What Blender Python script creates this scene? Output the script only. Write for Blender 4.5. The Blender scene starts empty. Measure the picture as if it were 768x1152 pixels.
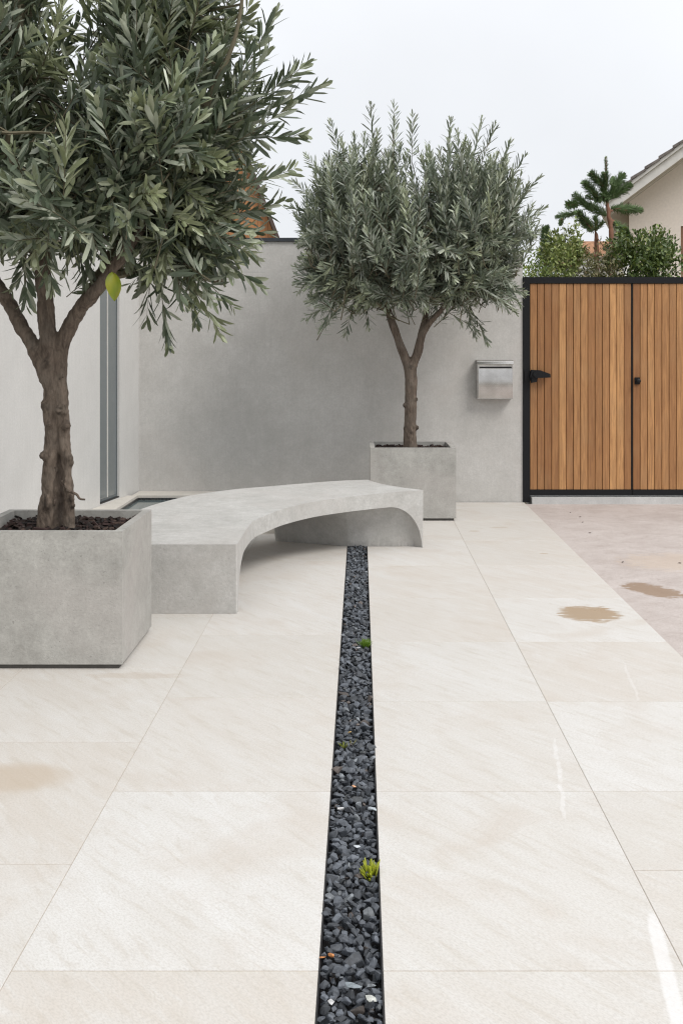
import bpy, bmesh, math, random
import numpy as np
from mathutils import Vector, Matrix, noise as mnoise

random.seed(7)
rng = np.random.default_rng(11)
sc = bpy.context.scene
COL = sc.collection
R = math.radians

# ------------------------------------------------------------------ helpers
def link(o, parent=None):
    COL.objects.link(o)
    if parent is not None:
        o.parent = parent
    return o

def tag(o, label=None, cat=None, group=None, kind=None):
    if label: o['label'] = label
    if cat: o['category'] = cat
    if group: o['group'] = group
    if kind: o['kind'] = kind
    return o

def empty(name, loc=(0, 0, 0), rz=0.0):
    o = bpy.data.objects.new(name, None)
    o.location = loc
    o.rotation_euler = (0, 0, rz)
    o.empty_display_size = 0.1
    return link(o)

def obj_bm(name, bm, mats, parent=None, smooth=False, loc=None):
    me = bpy.data.meshes.new(name)
    bmesh.ops.recalc_face_normals(bm, faces=bm.faces[:])
    bm.to_mesh(me); bm.free()
    for m in (mats if isinstance(mats, (list, tuple)) else [mats]):
        me.materials.append(m)
    if smooth:
        for p in me.polygons: p.use_smooth = True
    o = bpy.data.objects.new(name, me)
    if loc: o.location = loc
    return link(o, parent)

def obj_np(name, V, F, mats, parent=None, tint=None, mi=None, smooth=False):
    me = bpy.data.meshes.new(name)
    me.from_pydata(V.tolist() if hasattr(V, 'tolist') else V, [], F)
    for m in (mats if isinstance(mats, (list, tuple)) else [mats]):
        me.materials.append(m)
    if tint is not None:
        a = me.color_attributes.new('tint', 'FLOAT_COLOR', 'POINT')
        a.data.foreach_set('color', np.asarray(tint, dtype=np.float32).ravel())
    if mi is not None:
        me.polygons.foreach_set('material_index', np.asarray(mi, dtype=np.int32))
    if smooth:
        me.polygons.foreach_set('use_smooth', np.ones(len(me.polygons), dtype=bool))
    me.update()
    return link(bpy.data.objects.new(name, me), parent)

def bx(bm, x0, x1, y0, y1, z0, z1, mi=0):
    vs = [bm.verts.new(p) for p in ((x0,y0,z0),(x1,y0,z0),(x1,y1,z0),(x0,y1,z0),(x0,y0,z1),(x1,y0,z1),(x1,y1,z1),(x0,y1,z1))]
    fs = []
    for idx in ((0,3,2,1),(4,5,6,7),(0,1,5,4),(1,2,6,5),(2,3,7,6),(3,0,4,7)):
        f = bm.faces.new([vs[i] for i in idx]); f.material_index = mi; fs.append(f)
    return vs, fs

def bevel_all(bm, w, seg=2, ang=40):
    es = [e for e in bm.edges if len(e.link_faces) == 2 and e.calc_face_angle(0) > R(ang)]
    bmesh.ops.bevel(bm, geom=es, offset=w, segments=seg, profile=0.5, affect='EDGES')

def box_obj(name, x0, x1, y0, y1, z0, z1, mat, parent=None, bev=0.0, seg=2):
    bm = bmesh.new(); bx(bm, x0, x1, y0, y1, z0, z1)
    if bev: bevel_all(bm, bev, seg)
    return obj_bm(name, bm, mat, parent)

def prism(bm, pts, y0, y1, mi=0):
    """polygon of (x,z) points extruded from y0 to y1"""
    a = [bm.verts.new((p[0], y0, p[1])) for p in pts]
    b = [bm.verts.new((p[0], y1, p[1])) for p in pts]
    n = len(pts)
    fs = [bm.faces.new(a), bm.faces.new(b[::-1])]
    for i in range(n):
        fs.append(bm.faces.new((a[i], b[i], b[(i+1) % n], a[(i+1) % n])))
    for f in fs: f.material_index = mi
    return fs

# ------------------------------------------------------------------ node helpers
class NT:
    def __init__(s, name):
        s.m = bpy.data.materials.new(name); s.m.use_nodes = True
        s.t = s.m.node_tree; s.N = s.t.nodes
        s.b = s.N['Principled BSDF']; s.out = s.N['Material Output']
    def n(s, typ, **kw):
        nd = s.N.new(typ)
        for k, v in kw.items():
            if k.startswith('i_'):
                key = k[2:]
                key = int(key) if key.isdigit() else key.replace('_', ' ')
                nd.inputs[key].default_value = v
            else: setattr(nd, k, v)
        return nd
    def l(s, a, b): s.t.links.new(a, b); return b
    def val(s, sock, v):
        if isinstance(v, (int, float)): sock.default_value = v
        else: s.l(v, sock)
    def math(s, op, a, b=0.0, c=0.0, clamp=False):
        nd = s.n('ShaderNodeMath', operation=op, use_clamp=clamp)
        s.val(nd.inputs[0], a); s.val(nd.inputs[1], b)
        if op in ('MULTIPLY_ADD', 'SMOOTH_MIN'): s.val(nd.inputs[2], c)
        return nd.outputs[0]
    def mix(s, f, a, b, blend='MIX'):
        nd = s.n('ShaderNodeMix', data_type='RGBA', blend_type=blend)
        s.val(nd.inputs[0], f)
        for k, v in ((6, a), (7, b)):
            if isinstance(v, (tuple, list)): nd.inputs[k].default_value = (*v[:3], 1)
            else: s.l(v, nd.inputs[k])
        return nd.outputs[2]
    def pos(s):
        return s.n('ShaderNodeTexCoord').outputs['Object']
    def mapping(s, vec, loc=(0,0,0), rot=(0,0,0), scale=(1,1,1)):
        nd = s.n('ShaderNodeMapping'); s.l(vec, nd.inputs[0])
        nd.inputs['Location'].default_value = loc; nd.inputs['Rotation'].default_value = rot; nd.inputs['Scale'].default_value = scale
        return nd.outputs[0]
    def noise(s, vec, scale, detail=4, rough=.55, dist=0.0, color=False):
        nd = s.n('ShaderNodeTexNoise'); s.l(vec, nd.inputs['Vector'])
        nd.inputs['Scale'].default_value = scale; nd.inputs['Detail'].default_value = detail
        nd.inputs['Roughness'].default_value = rough; nd.inputs['Distortion'].default_value = dist
        return nd.outputs['Color' if color else 'Fac']
    def rng(s, v, a, b, c=0.0, d=1.0, smooth=False):
        nd = s.n('ShaderNodeMapRange', clamp=True)
        if smooth: nd.interpolation_type = 'SMOOTHSTEP'
        s.val(nd.inputs[0], v)
        for i, q in enumerate((a, b, c, d)): nd.inputs[i+1].default_value = q
        return nd.outputs[0]
    def bump(s, h, strength=.3, dist=.01, normal=None):
        nd = s.n('ShaderNodeBump'); s.l(h, nd.inputs['Height'])
        nd.inputs['Strength'].default_value = strength; nd.inputs['Distance'].default_value = dist
        if normal is not None: s.l(normal, nd.inputs['Normal'])
        return nd.outputs[0]
    def set(s, color=None, rough=None, normal=None, metal=None, spec=None):
        b = s.b
        if color is not None:
            if isinstance(color, (tuple, list)): b.inputs['Base Color'].default_value = (*color[:3], 1)
            else: s.l(color, b.inputs['Base Color'])
        if rough is not None: s.val(b.inputs['Roughness'], rough)
        if normal is not None: s.l(normal, b.inputs['Normal'])
        if metal is not None: s.val(b.inputs['Metallic'], metal)
        if spec is not None: s.val(b.inputs['Specular IOR Level'], spec)
        return s.m
    def attr(s):
        nd = s.n('ShaderNodeVertexColor'); nd.layer_name = 'tint'
        return nd
    def sep(s, vec):
        nd = s.n('ShaderNodeSeparateXYZ'); s.l(vec, nd.inputs[0]); return nd.outputs
    def blob(s, xyz, cx, cy, rx, ry, warp, soft=.08, rot=0.0, py=2):
        """soft-edged warped ellipse mask (0..1) round a fixed spot of the ground"""
        x = s.math('SUBTRACT', xyz[0], cx); y = s.math('SUBTRACT', xyz[1], cy)
        if rot:
            c, sn = math.cos(rot), math.sin(rot)
            x2 = s.math('ADD', s.math('MULTIPLY', x, c), s.math('MULTIPLY', y, sn))
            y2 = s.math('SUBTRACT', s.math('MULTIPLY', y, c), s.math('MULTIPLY', x, sn))
            x, y = x2, y2
        x = s.math('DIVIDE', x, rx); y = s.math('DIVIDE', y, ry)
        d = s.math('ADD', s.math('MULTIPLY', x, x), s.math('POWER', s.math('ABSOLUTE', y), py))
        d = s.math('ADD', d, warp)
        return s.rng(d, 1 - soft, 1 + soft, 1, 0, True)

# ------------------------------------------------------------------ materials
def plaster(name, c0, c1, blotch=1.6, fine=60, bump=.12, stretch=(1,1,1), streak=0.0, rough=.85, stain=None, holes=0.0):
    m = NT(name); p = m.pos()
    q = m.mapping(p, scale=stretch)
    a = m.noise(q, blotch, 6, .62, .4)
    b = m.noise(q, blotch*4.5, 5, .6, .2)
    f = m.noise(p, fine, 4, .65)
    v = m.math('ADD', m.math('MULTIPLY', a, .55), m.math('MULTIPLY', b, .45))
    col = m.mix(m.rng(v, .36, .64), c0, c1)
    col = m.mix(m.rng(f, .34, .66, 0, .34), col, tuple(x*.72 for x in c0))
    if streak:
        st = m.noise(m.mapping(p, scale=(38, 38, 1.1)), 3, 4, .6)
        col = m.mix(m.rng(st, .35, .7, 0, streak), col, tuple(x*.8 for x in c0))
    pits = m.noise(p, fine*2.2, 2, .5)
    col = m.mix(m.rng(pits, .66, .74, 0, .35), col, tuple(x*.55 for x in c0))
    if holes:
        hole = m.noise(p, fine*.62, 2, .45)
        col = m.mix(m.rng(hole, .70, .74, 0, holes), col, tuple(x*.42 for x in c0))
    if stain is not None:
        st = m.noise(m.mapping(p, loc=(3, 1, 7)), .9, 5, .6, .6)
        col = m.mix(m.rng(st, .52, .68, 0, .5), col, stain)
    h = m.math('ADD', m.math('MULTIPLY', b, .5), m.math('SUBTRACT', f, m.rng(pits, .64, .72)))
    return m.set(col, rough, m.bump(h, bump, .006))

M = {}
M['wall'] = plaster('microcement_render', (.465,.453,.43), (.575,.562,.54), 1.8, 62, .25, streak=.18, stain=(.475,.445,.415))
M['housewall'] = plaster('pale_brushed_render', (.555,.548,.532), (.63,.623,.607), 1.0, 60, .2, streak=.38)
M['concrete'] = plaster('cast_concrete', (.29,.283,.262), (.44,.432,.405), 3.6, 70, .35, stain=(.385,.355,.335), holes=.45)
M['bench'] = plaster('bench_concrete', (.385,.378,.358), (.525,.518,.50), 4.2, 70, .35, stain=(.42,.395,.37), holes=.25)
M['coping'] = plaster('coping_stone', (.55,.52,.47), (.62,.59,.54), 2.5, 80, .12)
M['sill'] = plaster('threshold_concrete', (.46,.46,.45), (.58,.58,.57), 3, 60, .15)
M['cream'] = None

def simple(name, c, rough=.5, metal=0, spec=.5, var=.15, sc_=30, bump=.05):
    m = NT(name); f = m.noise(m.pos(), sc_, 4, .6)
    col = m.mix(m.rng(f, .3, .7), tuple(x*(1-var) for x in c), tuple(x*(1+var) for x in c))
    return m.set(col, m.math('ADD', m.math('MULTIPLY', f, .12), rough-.06), m.bump(f, bump, .003), metal, spec)

M['cream'] = simple('cream_stucco', (.82,.735,.65), .85, 0, .2, .05, 22, .35)
M['black'] = simple('black_powder_coat', (.006,.0065,.008), .5, 0, .25, .2, 150)
M['blackcap'] = simple('charcoal_metal_coping', (.035,.04,.047), .5, .2)
M['edging'] = simple('dark_steel_edging', (.022,.021,.022), .5, .4)
M['foot'] = simple('dark_concrete_foot', (.10,.095,.088), .9, 0, .2)
M['frame'] = simple('grey_window_frame', (.13,.15,.16), .4, .3)
M['white'] = simple('white_painted_trim', (.70,.68,.64), .5, 0, .4, .05, 8)
M['soffit'] = simple('beige_soffit_boards', (.50,.46,.40), .6, 0, .3, .06, 12)
M['rooftile'] = simple('grey_brown_roof_tile', (.17,.15,.14), .8, 0, .3, .35, 9, .3)
M['terracotta'] = simple('terracotta_roof_tile', (.46,.29,.19), .8, 0, .3, .3, 14, .3)
M['soil'] = None

def mat_soil():
    m = NT('dark_bark_mulch'); p = m.pos()
    f = m.noise(p, 45, 6, .7); g = m.noise(p, 14, 3, .6)
    col = m.mix(m.rng(f, .35, .65), (.008,.005,.004), (.034,.021,.017))
    col = m.mix(m.rng(g, .5, .7, 0, .5), col, (.03,.018,.016))
    return m.set(col, .85, m.bump(f, .8, .02))
M['soil'] = mat_soil()

def mat_tint(name, rough=.6, nsc=40, var=.3, bump=.2, spec=.4):
    m = NT(name); a = m.attr().outputs['Color']; f = m.noise(m.pos(), nsc, 4, .6)
    k = m.rng(f, .3, .7, 1-var, 1+var)
    mul = m.n('ShaderNodeVectorMath', operation='SCALE'); m.l(a, mul.inputs[0]); m.l(k, mul.inputs['Scale'])
    return m.set(mul.outputs[0], rough, m.bump(f, bump, .004), None, spec)
M['stone'] = mat_tint('crushed_slate_stone', .62, 90, .35, .35, .45)
M['mulchchip'] = mat_tint('bark_chip', .8, 60, .3, .3, .25)

def mat_leaf(name, rough=.42, trans=.16, spec=.5):
    m = NT(name); a = m.attr().outputs['Color']
    f = m.noise(m.pos(), 9, 2, .5)
    k = m.rng(f, .3, .7, .82, 1.18)
    mul = m.n('ShaderNodeVectorMath', operation='SCALE'); m.l(a, mul.inputs[0]); m.l(k, mul.inputs['Scale'])
    m.set(mul.outputs[0], rough, None, None, spec)
    tr = m.n('ShaderNodeBsdfTranslucent')
    y = m.mix(.35, mul.outputs[0], (.16,.2,.03)); m.l(y, tr.inputs['Color'])
    mx = m.n('ShaderNodeMixShader'); mx.inputs[0].default_value = trans
    m.l(m.b.outputs[0], mx.inputs[1]); m.l(tr.outputs[0], mx.inputs[2]); m.l(mx.outputs[0], m.out.inputs['Surface'])
    return m.m
M['leaf'] = mat_leaf('olive_leaf', .38, .14, .55)
M['bushleaf'] = mat_leaf('shrub_leaf', .45)
M['needle'] = mat_leaf('conifer_needle', .55, .08, .3)
M['tuft'] = mat_leaf('succulent_green', .4, .3)

def mat_bark():
    m = NT('olive_bark'); p = m.pos()
    q = m.mapping(p, scale=(1, 1, .28))
    f = m.noise(q, 38, 6, .68, .6); g = m.noise(p, 8, 4, .6); v = m.n('ShaderNodeTexVoronoi', feature='DISTANCE_TO_EDGE')
    m.l(q, v.inputs['Vector']); v.inputs['Scale'].default_value = 34
    col = m.mix(m.rng(f, .33, .66), (.062,.047,.037), (.185,.145,.114))
    col = m.mix(m.rng(g, .45, .7, 0, .55), col, (.165,.142,.118))
    col = m.mix(m.rng(v.outputs[0], 0, .10, .22, 0), col, (.05,.037,.028))
    h = m.math('ADD', f, m.math('MULTIPLY', m.rng(v.outputs[0], 0, .2), .2))
    col = m.mix(1.0, col, m.attr().outputs['Color'], 'MULTIPLY')
    return m.set(col, .85, m.bump(h, .8, .012), None, .25)
M['bark'] = mat_bark()
M['twig'] = simple('young_twig', (.13,.115,.075), .7, 0, .3)
M['redbark'] = simple('reddish_pine_bark', (.20,.10,.065), .8, 0, .3, .4, 12, .4)

def mat_wood():
    m = NT('oiled_cedar_board'); p = m.pos(); a = m.attr()
    ac = a.outputs['Color']; s = m.n('ShaderNodeSeparateColor'); m.l(ac, s.inputs[0])
    cmb = m.n('ShaderNodeCombineXYZ'); m.l(m.math('MULTIPLY', s.outputs[0], 37), cmb.inputs[0]); m.l(m.math('MULTIPLY', s.outputs[1], 21), cmb.inputs[2])
    add = m.n('ShaderNodeVectorMath', operation='ADD'); m.l(p, add.inputs[0]); m.l(cmb.outputs[0], add.inputs[1])
    g = m.noise(m.mapping(add.outputs[0], scale=(1, 1, .045)), 75, 6, .62, .5)
    w = m.noise(m.mapping(add.outputs[0], scale=(1, 1, .12)), 17, 4, .6, 1.6)
    b = m.noise(add.outputs[0], 2.2, 3, .5)
    base = m.mix(s.outputs[2], (.265,.118,.045), (.62,.335,.140))
    col = m.mix(m.rng(g, .35, .68, 0, .62), base, (.155,.068,.028))
    col = m.mix(m.rng(w, .5, .68, 0, .38), col, (.21,.095,.038))
    col = m.mix(m.rng(b, .5, .72, 0, .3), col, (.36,.22,.11))
    return m.set(col, .5, m.bump(m.math('ADD', g, m.math('MULTIPLY', w, .6)), .16, .004), None, .35)
M['wood'] = mat_wood()
M['timber'] = None
def mat_timber():
    m = NT('orange_timber_cladding'); p = m.pos()
    g = m.noise(m.mapping(p, scale=(9, 9, .5)), 3, 5, .6, .4)
    sx = m.sep(p)[0]; fr = m.math('FRACT', m.math('MULTIPLY', sx, 7.0))
    col = m.mix(m.rng(g, .35, .65), (.30,.125,.045), (.44,.20,.075))
    col = m.mix(m.rng(fr, .0, .07, .8, 0), col, (.08,.035,.015))
    return m.set(col, .6, m.bump(g, .2, .01))
M['timber'] = mat_timber()

def mat_steel():
    m = NT('brushed_stainless_steel'); p = m.pos()
    g = m.noise(m.mapping(p, scale=(.6, 1, 40)), 14, 4, .6)
    b = m.noise(p, 6, 3, .5)
    col = m.mix(m.rng(b, .35, .65), (.42,.405,.385), (.58,.565,.545))
    m.set(col, m.math('ADD', m.math('MULTIPLY', g, .12), .15), m.bump(g, .08, .002), 1.0)
    return m.m
M['steel'] = mat_steel()

def mat_glass():
    m = NT('grey_tinted_glass')
    return m.set((.125,.145,.152), .10, None, 0.0, .9)
M['glass'] = mat_glass()

def mat_water():
    m = NT('pool_water'); f = m.noise(m.pos(), 9, 2, .5)
    return m.set((.10,.135,.14), .06, m.bump(f, .02, .01), 0, .6)
M['water'] = mat_water()
def mat_pooltile():
    m = NT('black_mosaic_tile'); p = m.pos()
    v = m.n('ShaderNodeTexVoronoi', feature='DISTANCE_TO_EDGE'); m.l(p, v.inputs['Vector']); v.inputs['Scale'].default_value = 40
    col = m.mix(m.rng(v.outputs[0], 0, .1), (.09,.085,.08), (.02,.022,.024))
    return m.set(col, .35)
M['pooltile'] = mat_pooltile()

def mat_pave():
    m = NT('cream_limestone_tile'); p = m.pos(); a = m.attr()
    s = m.n('ShaderNodeSeparateColor'); m.l(a.outputs['Color'], s.inputs[0])
    cmb = m.n('ShaderNodeCombineXYZ'); m.l(m.math('MULTIPLY', s.outputs[2], 60), cmb.inputs[0]); m.l(m.math('MULTIPLY', s.outputs[0], 23), cmb.inputs[1])
    add = m.n('ShaderNodeVectorMath', operation='ADD'); m.l(p, add.inputs[0]); m.l(cmb.outputs[0], add.inputs[1])
    t = add.outputs[0]
    v1 = m.noise(m.mapping(m.mapping(t, rot=(0, 0, R(-33))), scale=(4.2, .75, 1)), 1.9, 9, .66, .8)
    v2 = m.noise(m.mapping(m.mapping(t, rot=(0, 0, R(-38))), scale=(10, 1.5, 1)), 3.5, 6, .68, .6)
    bl = m.noise(t, 2.1, 6, .6, .5)
    gr = m.noise(m.mapping(m.mapping(p, rot=(0, 0, R(-38))), scale=(1.6, .7, 1)), 130, 5, .75)
    warm = m.mix(s.outputs[0], (.545,.523,.487), (.545,.506,.460))
    light = m.mix(s.outputs[1], (.58,.565,.54), (.63,.622,.607))
    k = m.math('ADD', m.rng(v1, .34, .66, 0, .6), m.rng(s.outputs[1], 0, 1, -.1, .4), clamp=True)
    col = m.mix(k, warm, light)
    col = m.mix(m.rng(v2, .52, .70, 0, .50), col, (.455,.41,.35))
    col = m.mix(m.rng(v2, .30, .46, .55, 0), col, (.62,.615,.60))
    col = m.mix(m.rng(bl, .52, .70, 0, .45), col, (.49,.43,.37))
    col = m.mix(m.rng(gr, .44, .64, 0, .46), col, (.37,.345,.31))
    # stains and paint marks with a place of their own
    xyz = m.sep(p)
    wn = m.noise(m.mapping(p, scale=(3, 11, 1)), 3.2, 6, .72)
    wv = m.math('MULTIPLY', m.math('SUBTRACT', wn, .5), 4.2)
    st = m.blob(xyz, 1.275, 6.38, .165, .19, wv, .18)
    col = m.mix(m.math('MULTIPLY', st, .85), col, (.34,.255,.165))
    wn2 = m.noise(p, 3.0, 4, .6)
    wv2 = m.math('MULTIPLY', m.math('SUBTRACT', wn2, .5), 1.6)
    st2 = m.blob(xyz, -1.19, 3.90, .20, .13, wv2, .7)
    col = m.mix(m.math('MULTIPLY', st2, .55), col, (.42,.33,.235))
    for (cx, cy, rx, ry, amt) in ((.93, 9.35, .05, .03, .5), (1.16, 9.55, .07, .035, .4), (1.33, 8.3, .035, .02, .6), (-1.0, 5.15, .2, .05, .25)):
        q = m.blob(xyz, cx, cy, rx, ry, wv, .4)
        col = m.mix(m.math('MULTIPLY', q, amt), col, (.36,.27,.18))
    wn3 = m.noise(p, 26, 4, .7)
    wv3 = m.math('MULTIPLY', m.math('SUBTRACT', wn3, .5), .9)
    wn4 = m.noise(p, 5, 4, .6)
    wob = m.n('ShaderNodeCombineXYZ'); m.l(m.math('MULTIPLY', m.math('SUBTRACT', wn4, .5), .05), wob.inputs[0])
    pw_ = m.n('ShaderNodeVectorMath', operation='ADD'); m.l(p, pw_.inputs[0]); m.l(wob.outputs[0], pw_.inputs[1]); xyw = m.sep(pw_.outputs[0])
    brk = m.rng(m.noise(p, 14, 4, .7), .38, .55, .25, 1)
    for (cx, cy, rx, ry, rot, amt, src) in ((.706, 2.60, .018, .36, R(-7.5), .42, xyz), (.685, 3.93, .007, .38, R(-7.3), .28, xyw), (1.20, 5.08, .006, .30, R(-6.5), .2, xyw)):
        q = m.blob(src, cx, cy, rx, ry, wv3, .5, rot, 8)
        k = m.math('MULTIPLY', q, amt)
        if src is xyw: k = m.math('MULTIPLY', k, brk)
        col = m.mix(k, col, (.76,.76,.77))
    rough = m.math('SUBTRACT', m.rng(bl, .3, .7, .5, .62), m.math('MULTIPLY', st, .25))
    h = m.math('ADD', m.math('MULTIPLY', v2, .6), m.math('MULTIPLY', gr, .35))
    return m.set(col, rough, m.bump(h, .16, .003), None, .35)
M['pave'] = mat_pave()
M['grout'] = simple('sandy_grout', (.40,.345,.285), .9, 0, .2, .25, 60)

def mat_drive():
    m = NT('pinkish_stamped_concrete'); p = m.pos()
    br = m.n('ShaderNodeTexBrick'); wob = m.noise(p, 3.5, 4, .6, color=True)
    mp = m.mapping(p, rot=(0, 0, R(-38)))
    wv = m.n('ShaderNodeVectorMath', operation='MULTIPLY_ADD'); m.l(wob, wv.inputs[0]); wv.inputs[1].default_value = (.05,.05,0); m.l(mp, wv.inputs[2])
    m.l(wv.outputs[0], br.inputs['Vector'])
    br.inputs['Scale'].default_value = 1.0; br.inputs['Brick Width'].default_value = .62; br.inputs['Row Height'].default_value = .22
    br.inputs['Mortar Size'].default_value = .007; br.inputs['Mortar Smooth'].default_value = .5
    a = m.noise(p, 2.4, 6, .65, .6); b = m.noise(p, 9, 7, .74, .5); g = m.noise(p, 130, 3, .6)
    col = m.mix(m.rng(a, .32, .68), (.43,.375,.35), (.56,.51,.485))
    col = m.mix(m.rng(b, .5, .72, 0, .5), col, (.35,.285,.255))
    col = m.mix(m.rng(b, .26, .44, .4, 0), col, (.57,.535,.50))
    col = m.mix(m.math('MULTIPLY', br.outputs['Fac'], .10), col, (.24,.20,.18))
    col = m.mix(m.rng(g, .35, .65, 0, .45), col, (.28,.24,.215))
    sp = m.noise(p, 17, 4, .75)
    col = m.mix(m.rng(sp, .64, .72, 0, .75), col, (.19,.14,.11))
    xyz = m.sep(p)
    wn = m.noise(m.mapping(p, scale=(4, 9, 1)), 2.6, 6, .72)
    wd = m.math('MULTIPLY', m.math('SUBTRACT', wn, .5), 4.6)
    st = m.blob(xyz, 1.80, 7.06, .125, .25, wd, .18, R(24))
    col = m.mix(m.math('MULTIPLY', st, .85), col, (.255,.175,.115))
    st2 = m.blob(xyz, 2.35, 8.0, .5, .35, wd, .5)
    col = m.mix(m.math('MULTIPLY', st2, .45), col, (.50,.40,.31))
    h = m.math('SUBTRACT', m.math('ADD', b, m.math('MULTIPLY', g, .4)), m.math('MULTIPLY', br.outputs['Fac'], .15))
    return m.set(col, m.math('SUBTRACT', .8, m.math('MULTIPLY', st, .3)), m.bump(h, .4, .01), None, .3)
M['drive'] = mat_drive()
def mat_ground():
    m = NT('dry_garden_soil'); p = m.pos(); a = m.noise(p, .6, 6, .6); b = m.noise(p, 9, 5, .7)
    col = m.mix(m.rng(a, .4, .6), (.17,.13,.085), (.09,.10,.045)); col = m.mix(m.rng(b, .4, .7, 0, .5), col, (.22,.19,.14))
    return m.set(col, .95, m.bump(b, .5, .03))
M['ground'] = mat_ground()

# ------------------------------------------------------------------ camera (35 mm style view, level, shifted lens)
H = 1.45; FPX = 1286.0
cd = bpy.data.cameras.new('camera'); cam = bpy.data.objects.new('camera', cd); link(cam)
cam.location = (0, 0, H); cam.rotation_euler = (R(90), 0, 0)
cd.sensor_fit = 'VERTICAL'; cd.sensor_height = 36.0; cd.sensor_width = 24.0
cd.lens = 36.0*FPX/1152.0
cd.shift_x = -21.0/1152.0; cd.shift_y = -178.0/1152.0
cd.clip_end = 2000; cd.clip_start = .05
sc.camera = cam

# ------------------------------------------------------------------ sky and sun (overcast, brighter towards the right)
SUN_EL, SUN_AZ = 48.0, 130.0     # azimuth clockwise from +Y
w = bpy.data.worlds.new('World'); sc.world = w; w.use_nodes = True
nt = w.node_tree; bg = nt.nodes['Background']
sky = nt.nodes.new('ShaderNodeTexSky'); sky.sky_type = 'NISHITA'; sky.sun_disc = False
sky.sun_elevation = R(SUN_EL); sky.sun_rotation = R(SUN_AZ); sky.air_density = 1.0; sky.dust_density = 3.0
tc = nt.nodes.new('ShaderNodeTexCoord')
sp = nt.nodes.new('ShaderNodeSeparateXYZ'); nt.links.new(tc.outputs['Generated'], sp.inputs[0])
mr = nt.nodes.new('ShaderNodeMapRange'); nt.links.new(sp.outputs[2], mr.inputs[0])
mr.inputs[1].default_value = .12; mr.inputs[2].default_value = .9; mr.inputs[3].default_value = 0; mr.inputs[4].default_value = 1
cl = nt.nodes.new('ShaderNodeMix'); cl.data_type = 'RGBA'; nt.links.new(mr.outputs[0], cl.inputs[0])
cl.inputs[6].default_value = (8.9, 9.1, 9.45, 1); cl.inputs[7].default_value = (12.6, 12.8, 13.1, 1)
nz = nt.nodes.new('ShaderNodeTexNoise'); nt.links.new(tc.outputs['Generated'], nz.inputs['Vector']); nz.inputs['Scale'].default_value = 2.2; nz.inputs['Detail'].default_value = 5
mr2 = nt.nodes.new('ShaderNodeMapRange'); nt.links.new(nz.outputs['Fac'], mr2.inputs[0])
mr2.inputs[1].default_value = .35; mr2.inputs[2].default_value = .65; mr2.inputs[3].default_value = .95; mr2.inputs[4].default_value = 1.05
sclv = nt.nodes.new('ShaderNodeVectorMath'); sclv.operation = 'SCALE'; nt.links.new(cl.outputs[2], sclv.inputs[0]); nt.links.new(mr2.outputs[0], sclv.inputs['Scale'])
mxs = nt.nodes.new('ShaderNodeMix'); mxs.data_type = 'RGBA'; mxs.inputs[0].default_value = .93
nt.links.new(sky.outputs[0], mxs.inputs[6]); nt.links.new(sclv.outputs[0], mxs.inputs[7])
nt.links.new(mxs.outputs[2], bg.inputs['Color']); bg.inputs['Strength'].default_value = .094
sl = bpy.data.lights.new('sun', 'SUN'); sl.energy = 2.0; sl.angle = R(24); sl.color = (1, .965, .92)
so = bpy.data.objects.new('sun', sl); link(so); so.location = (6, -2, 9)
az, el = R(SUN_AZ), R(SUN_EL)
sd = Vector((math.sin(az)*math.cos(el), math.cos(az)*math.cos(el), math.sin(el)))
so.rotation_euler = sd.to_track_quat('Z', 'Y').to_euler()
vs_ = sc.view_settings; vs_.view_transform = 'Standard'; vs_.look = 'None'; vs_.exposure = .15;
sc.cycles.use_denoising = True; sc.cycles.filter_width = 1.2; vs_.gamma = 1
try: sc.display_settings.display_device = 'sRGB'
except Exception: pass

# ------------------------------------------------------------------ setting: ground, pavement, driveway
WALL_Y = 11.17
bm = bmesh.new(); v = [bm.verts.new(p) for p in ((-300,-300,-.10),(300,-300,-.10),(300,600,-.10),(-300,600,-.10))]; bm.faces.new(v)
tag(obj_bm('ground', bm, M['ground']), kind='structure')

def xb(i, d):   # column joints; the two right-hand ones run very slightly off square, as laid
    return (-3.78, -3.02, -2.28, -1.553, -.819, -.097, None, .053, .745+.0065*d, 1.483+.0103*d)[i]
rowsA = [-1.5, -.45, .58, 1.66, 2.687, 3.79, 4.83, 5.9, 6.95, 8.0, 9.05, 10.1, 11.16]
rowsB = [-1.5, -.88, .16, 1.2, 2.23, 3.249, 4.268, 5.283, 6.31, 7.33, 8.36, 9.38, 10.4, 11.16]
rowsC = [-1.5, -.4, .63, 1.66, 2.687, 3.79, 4.77, 5.756, 6.79, 7.83, 8.87, 9.9, 11.16]
rowsD = [-1.5, -.9, .13, 1.16, 2.18, 3.21, 3.79, 4.77, 5.756, 6.79, 7.83, 8.87, 9.9, 11.16]
V, F, T, MI = [], [], [], []
def tile(c0, c1, r0, r1, warm, lite, off):
    g = .0009; b = .001
    q = len(V)
    def ring(ins, z):
        for (ci, rr, sx, sy) in ((c0, r0, 1, 1), (c1, r0, -1, 1), (c1, r1, -1, -1), (c0, r1, 1, -1)):
            V.append((xb(ci, rr)+sx*ins, rr+sy*(ins+.0012), z)); T.append((warm, lite, off, 1))
    ring(g, -.012); ring(g, -b); ring(g+b, 0)
    for k in (0, 4):
        for i in range(4):
            F.append((q+k+i, q+k+(i+1) % 4, q+k+4+(i+1) % 4, q+k+4+i)); MI.append(0)
    F.append((q+8, q+9, q+10, q+11)); MI.append(0)
fixed = {(4, 2.687): (.15, 1.0), (4, 3.79): (.75, .45), (4, 1.66): (1.0, .15), (3, 3.249): (.95, .2), (3, 4.268): (.6, .5), (3, 2.23): (.4, .7),
         (7, 2.687): (.35, .6), (7, 1.66): (.55, .45), (7, 3.79): (.55, .55), (7, 4.77): (.3, .7), (8, 3.79): (.15, .9), (8, 5.756): (.2, .85)}
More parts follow.
